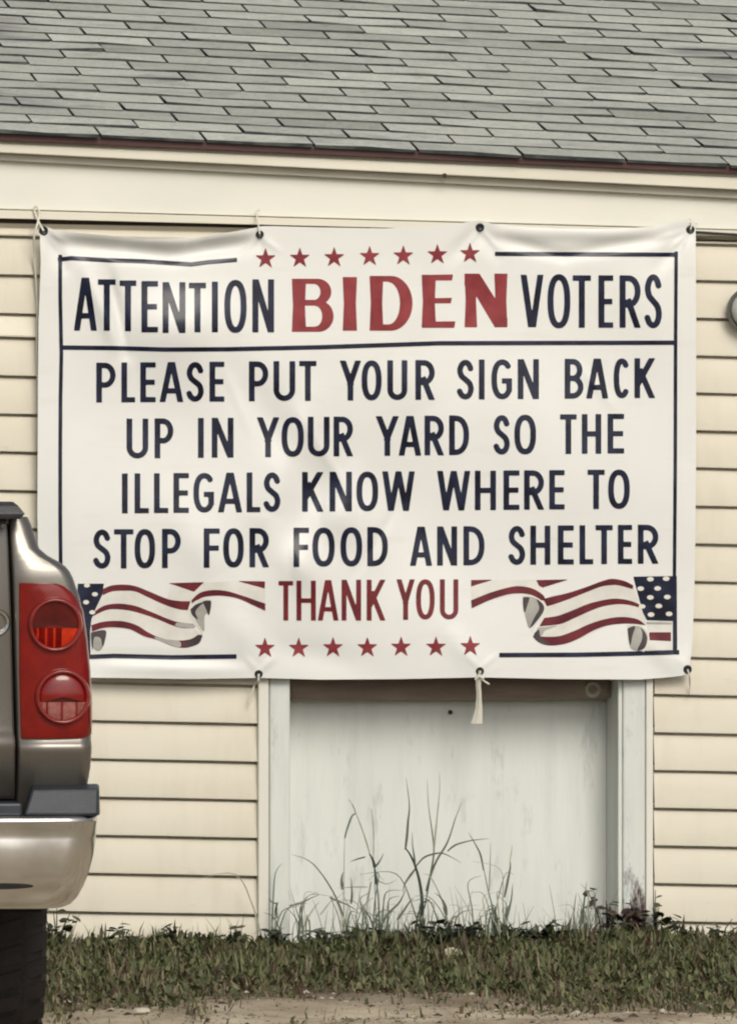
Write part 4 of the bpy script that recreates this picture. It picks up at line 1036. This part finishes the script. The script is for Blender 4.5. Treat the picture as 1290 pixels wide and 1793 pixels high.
tall_weed('tallest grassy weed with thick dark stem at the centre of the recess', (738, 1652), [([(620, 1120), (640, 900), (630, 760), (600, 640), (565, 560), (535, 520)], .0058, 'stem_dark'), ([(600, 1100), (605, 980), (632, 880)], .0045, 'stem_dark'), ([(650, 1090), (648, 960), (640, 860)], .004, 'stem_dark')],
          [([(535, 530), (545, 440), (552, 350), (560, 250), (540, 80)], .0048, 'blade'), ([(598, 640), (650, 580), (720, 555), (770, 553), (830, 580), (885, 612)], .0034, 'blade'), ([(598, 650), (560, 700), (530, 750), (520, 800)], .0046, 'blade'),
           ([(665, 790), (690, 700), (730, 600), (800, 480), (850, 330), (890, 230)], .0044, 'blade'), ([(655, 900), (690, 700), (714, 540), (700, 400), (680, 250), (672, 90)], .0032, 'blade'), ([(712, 560), (722, 440), (735, 310), (750, 150), (748, 40)], .0030, 'blade_pale'), ([(600, 640), (590, 570), (580, 500), (578, 420)], .003, 'blade'), ([(650, 860), (668, 850), (690, 840)], .0035, 'stem_dark'), ([(640, 1080), (680, 960), (664, 790)], .0032, 'blade_pale')], -.115)
tall_weed('leaning weed with two long bent blades, left of the thick dark stem', (665, 1640), [([(372, 1040), (400, 970), (440, 910)], .0025, 'blade')],
          [([(372, 1030), (420, 940), (490, 870), (520, 820), (545, 760)], .0045, 'blade'), ([(485, 970), (520, 920), (560, 860), (590, 830)], .0048, 'blade'), ([(370, 1040), (300, 1050), (215, 1020), (160, 1010)], .004, 'stem_dark')], -.16)
tall_weed('weed with a dark knotted fork at mid stem, left of centre', (655, 1640), [([(372, 1080), (368, 850), (352, 720), (345, 640)], .0032, 'blade'), ([(345, 640), (330, 590), (310, 555)], .005, 'stem_dark'), ([(355, 745), (348, 690), (342, 640)], .0055, 'stem_dark')],
          [([(345, 640), (375, 600), (400, 550)], .0038, 'blade'), ([(312, 560), (280, 450), (225, 300), (180, 205)], .0026, 'blade_pale'), ([(335, 590), (335, 420), (325, 300), (320, 270)], .0024, 'blade_pale'), ([(285, 575), (230, 590), (190, 605)], .0030, 'blade'), ([(355, 720), (420, 745), (485, 715)], .0024, 'blade_pale'), ([(320, 730), (300, 850), (288, 980)], .0030, 'blade_pale'), ([(300, 765), (200, 765), (110, 770)], .0024, 'blade_pale')], -.10)
tall_weed('slender weed whose single stem hooks over at its tip, left part of recess', (603, 1640), [([(150, 1090), (150, 800), (152, 640), (155, 450)], .0024, 'blade_pale')],
          [([(155, 460), (170, 400), (200, 320), (222, 300), (205, 250), (178, 215)], .0036, 'blade'), ([(140, 780), (135, 720), (145, 670)], .0058, 'blade'), ([(195, 870), (200, 800), (195, 700)], .0038, 'blade'), ([(60, 830), (120, 855), (190, 885), (250, 930)], .0032, 'blade'), ([(0, 940), (40, 890), (85, 830)], .003, 'blade_pale')], -.12)
tall_weed('arching weed with one blade bent flat towards the right of the recess', (850, 1640), [([(1085, 1090), (1080, 900), (1055, 790), (1025, 640)], .0030, 'blade')],
          [([(1025, 660), (1005, 560), (970, 490), (930, 420)], .0032, 'blade'), ([(800, 540), (850, 500), (950, 472), (1060, 460)], .0034, 'blade'), ([(1060, 790), (1065, 650), (1070, 480)], .0026, 'blade_pale'), ([(1050, 1060), (1062, 960), (1090, 900)], .004, 'blade'), ([(1100, 1080), (1100, 980), (1092, 900)], .006, 'blade')], -.11)
tall_weed('upright blue green weed of two broad blades, rightmost of the tall ones', (882, 1640), [([(1140, 1080), (1160, 960), (1180, 880)], .0040, 'blade')],
          [([(1145, 1040), (1180, 920), (1200, 830), (1208, 740)], .0048, 'blade'), ([(1155, 830), (1175, 730), (1192, 640), (1190, 590)], .0048, 'blade'), ([(1190, 600), (1200, 540), (1205, 500)], .002, 'blade_pale'), ([(1120, 1060), (1105, 950), (1095, 880)], .005, 'blade')], -.13)
tall_weed('drooping short blade weed just right of the thick dark stem', (790, 1640), [([(800, 1060), (790, 960), (770, 890)], .0024, 'blade')],
          [([(795, 940), (785, 880), (755, 830), (720, 800)], .0044, 'blade'), ([(800, 1000), (850, 950), (900, 930)], .0020, 'blade_pale')], -.14)
tall_weed('low curling weed spread beside the left post of the recess', (525, 1640), [([(-130, 1090), (-140, 980), (-200, 900)], .0024, 'blade')],
          [([(-190, 880), (-130, 870), (-60, 835), (0, 810)], .0034, 'blade'), ([(-120, 1060), (-60, 930), (0, 850)], .0034, 'blade_pale'), ([(-150, 1080), (-100, 1040), (60, 1050), (140, 1040)], .0038, 'blade'), ([(-100, 1070), (-20, 1030), (40, 1020)], .0040, 'blade'), ([(-90, 1090), (-150, 900), (-190, 760)], .0024, 'blade_pale')], -.10)
tall_weed('dark tuft of short leaves against the foot of the left post', (480, 1650), [([(-285, 1150), (-280, 1000), (-270, 880)], .0030, 'blade')],
          [([(-270, 960), (-275, 900), (-262, 855)], .0058, 'blade'), ([(-262, 870), (-300, 860), (-320, 830)], .0032, 'blade'), ([(-290, 1130), (-330, 1090), (-350, 1050)], .0054, 'stem_dark'), ([(-280, 1130), (-250, 1060), (-240, 1010)], .0044, 'blade'), ([(-265, 1120), (-270, 1060), (-300, 1010)], .0044, 'blade')], -.09)
tall_weed('pale upright blades in front of the right part of the boarded recess', (1025, 1640), [([(1660, 1080), (1650, 900), (1665, 780)], .003, 'blade')],
          [([(1600, 1080), (1590, 950), (1605, 800)], .0040, 'blade'), ([(1625, 1060), (1650, 900), (1670, 730)], .0044, 'blade'), ([(1560, 1080), (1565, 980), (1550, 900)], .0034, 'blade_pale'), ([(1680, 1060), (1640, 960), (1630, 900)], .0034, 'blade')], -.11)

def leafy(label, x, y, spread, height, nleaf, Y, mats=('weed_leaf', 'g_dark'), size=.03, group='broad leaf weeds along the foot of the wall'):
    p = px(x, y, Y); zg = gz(np.array(p.x), np.array(Y)).item()
    r_ = empty('leafy_weed', (p.x, Y, zg), label, 'weed', group)
    m_ = MB(); tips = []
    for k in range(max(3, nleaf//5)):
        a = random.uniform(0, 6.28); q = random.random()
        tip = Vector((p.x+spread*q*math.cos(a), Y+spread*.5*q*math.sin(a), zg+height*random.uniform(.5, 1)))
        m_.tube([(p.x+.2*(tip.x-p.x), Y, zg-.01), ((p.x+tip.x)/2, (Y+tip.y)/2, zg+.6*(tip.z-zg)), tip], [.0024, .002, .001], 5); tips.append(tip)
    m_.build('stem', M['stem_dark' if 'weed_leaf' in mats else 'dead_stem'], r_)
    m_ = MB()
    for k in range(nleaf):
        t_ = random.choice(tips); f = random.uniform(.2, 1.05)
        c = Vector((p.x+(t_.x-p.x)*f+random.gauss(0, .012), Y+(t_.y-Y)*f+random.gauss(0, .012), max(zg+.008, zg+(t_.z-zg)*f+random.gauss(0, .008))))
        a = random.uniform(0, 6.28); L = size*random.uniform(.6, 1.3); wd = L*random.uniform(.28, .45); tl = random.uniform(-.5, .6)
        d = Vector((math.cos(a)*math.cos(tl), math.sin(a)*math.cos(tl), math.sin(tl))); s_ = Vector((-math.sin(a), math.cos(a), random.uniform(-.4, .4)))
        rows_ = []
        for q, ww in ((0, .1), (.25, .8), (.5, 1), (.75, .7), (1, .06)):
            cc = c+d*(L*q)+Vector((0, 0, -.25*L*q*q)); rows_.append([cc-s_*(wd*ww), cc+Vector((0, 0, -.12*wd*ww)), cc+s_*(wd*ww)])
        m_.grid(rows_, random.choice((0, 0, 1)))
    m_.build('foliage', [M[k] for k in mats], r_, smooth=True)
leafy('curled dark weed beside the truck tyre at the foot of the siding', 100, 1640, .07, .11, 30, -.14)
leafy('broad dark leafy weed at the foot of the left siding, right of the tyre', 215, 1655, .09, .055, 34, -.12)
leafy('dark weed clump under the bottom siding course, midway to the left post', 298, 1655, .08, .055, 28, -.12)
leafy('thin dark weed just left of the left white channel', 405, 1655, .07, .055, 20, -.12)
leafy('dark creeping weed at the foot of the left post', 490, 1662, .06, .05, 24, -.14)
leafy('low dark weed mat left of the thick stemmed weed', 640, 1655, .13, .05, 50, -.16)
leafy('dark weed mat around the foot of the thick stemmed weed', 745, 1652, .10, .055, 46, -.17)
leafy('flat leaved dark weed stretching right of the thick stemmed weed', 800, 1645, .11, .055, 44, -.14, size=.04)
leafy('dark round leaved weed near the middle right of the recess', 905, 1645, .08, .055, 34, -.14, size=.04)
leafy('broad dark weed left of the rotten right post', 972, 1645, .08, .06, 40, -.14, size=.04)
leafy('dead reddish brown weed leaning on the rotten right post', 1062, 1650, .06, .16, 40, -.10, ('dead_stem', 'g_brown'), size=.03)
leafy('tangled brown dead weed at the base of the rotten right post', 1112, 1655, .06, .13, 60, -.08, ('dead_stem', 'g_brown'), size=.032)
leafy('small dark weed climbing the right white channel', 1146, 1640, .03, .14, 26, -.07, size=.024)
leafy('sparse curled weed under the right siding', 1195, 1660, .08, .075, 26, -.12)
leafy('thin weed near the right edge of the photo under the siding', 1258, 1660, .08, .075, 22, -.12)
leafy('wide dark weed mat filling the foot of the recess at its left', 565, 1660, .10, .045, 40, -.17)
leafy('dark low weed mat between the recess weeds and the right post', 1020, 1660, .09, .045, 44, -.18)
def wisps(label, x0, x1, n_, hmin, hmax, Y):
    p = px((x0+x1)/2, 1660, Y); r_ = empty('grass_tuft', (p.x, Y, 0), label, 'grass tuft', 'thin grass tufts standing along the wall')
    for k in range(n_):
        x = random.uniform(x0, x1); h = random.uniform(hmin, hmax); s_ = random.gauss(0, h*.22)
        m_ = MB(); ribbon_leaf(m_, [(x, 1668), (x+s_*.3, 1668-h*.5), (x+s_, 1668-h)], random.uniform(.0009, .0018), 0, Y+random.uniform(-.02, .02), random.uniform(-.03, .03))
        m_.build('blade', M[random.choice(('blade', 'blade', 'blade_pale'))], r_, smooth=True)
wisps('thin wispy grass before the left siding, between tyre and left post', 110, 440, 26, 20, 75, -.10)
wisps('thin pale wisps rising along the lower edge of the recess board', 500, 1060, 70, 25, 120, -.09)
wisps('dense tangle of fine grey green grass at the foot of the tall recess weeds', 560, 920, 80, 20, 85, -.13)
wisps('fine upright wisps by the right post inside the recess', 985, 1085, 34, 30, 120, -.11)
wisps('thin wisps of grass before the right siding', 1150, 1300, 22, 20, 60, -.10)
# dirt crumbs and pebbles strewn over the bare ground (uncountable)
def crumbs():
    n_ = 26000
    X = rng.uniform(-2.4, 2.4, n_); Y = -1.5-rng.random(n_)*2.6
    Z = gz(X, Y); S_ = (rng.gamma(2, .0011, n_)+.001)*np.where(rng.random(n_) < .05, 2.6, 1)
    V = []; Fc = []
    base = np.array([(1, 0, .0), (0, 1, .0), (-1, 0, .0), (0, -1, 0), (0, 0, .9)])
    rot = rng.uniform(0, 6.28, n_); el = rng.uniform(.6, 1.6, n_)
    bx_ = base[:, 0][None]*np.cos(rot)[:, None]*el[:, None]-base[:, 1][None]*np.sin(rot)[:, None]
    by_ = base[:, 0][None]*np.sin(rot)[:, None]*el[:, None]+base[:, 1][None]*np.cos(rot)[:, None]
    V = np.stack([X[:, None]+bx_*S_[:, None], Y[:, None]+by_*S_[:, None], Z[:, None]-.001+base[:, 2][None]*S_[:, None]*.6], -1).reshape(-1, 3)
    b_ = np.arange(n_)*5
    Fc = np.concatenate([np.stack([b_+i, b_+(i+1) % 4, b_+4], -1) for i in range(4)])
    me = bpy.data.meshes.new('pebbles'); me.from_pydata(V.tolist(), [], Fc.tolist())
    for k in ('litter', 'g_brown', 'g_straw'): me.materials.append(M[k])
    mi = rng.choice([0, 1, 2], n_, p=[.14, .44, .42]).astype(np.int32)
    me.polygons.foreach_set('material_index', np.tile(mi, 4)); me.update()
    o = bpy.data.objects.new('pebbles', me); col.objects.link(o); tag(o, 'crumbs of soil and small pebbles on the bare dirt', None, None, 'stuff')
crumbs()
# litter and stones
def stone(label, x, y, w_, h_, name='pale_scrap', cat='scrap'):
    d = FWD+RGT*((x-645.0)/FPX)-UPV*((y-896.5)/FPX); t = -(CAM.z-.012)/d.z; p = CAM+d*t
    m_ = MB(); n_ = 10
    for k in range(1):
        rows_ = []
        for q, (rr3, hz) in enumerate(((1, 0), (1.02, .35), (.8, .8), (.4, 1.0), (.02, 1.02))):
            rows_.append([(p.x+w_*rr3*math.cos(2*math.pi*j/n_)*(1+.2*math.sin(j*2.3+x)), p.y+w_*.7*rr3*math.sin(2*math.pi*j/n_)*(1+.2*math.cos(j*1.7+x)), p.z-.006+h_*hz*(1+.15*math.sin(j+x))) for j in range(n_)])
        m_.grid(rows_, close=True)
    thing(m_, name, M['litter'], label, cat, (p.x, p.y, p.z-.006), 'pale scraps lying in the grass', smooth=True)
stone('pale flat scrap in the grass near the dirt, right of the tyre', 247, 1768, .020, .010)
stone('small white scrap in the grass below the left post', 405, 1730, .010, .009)
stone('long pale scrap in the grass at the foot of the recess weeds', 635, 1690, .024, .016)
stone('small yellowish scrap in the grass below the recess centre', 607, 1754, .012, .008)
stone('flat pale scrap right of the thick stemmed weed, at its foot', 795, 1668, .030, .018)
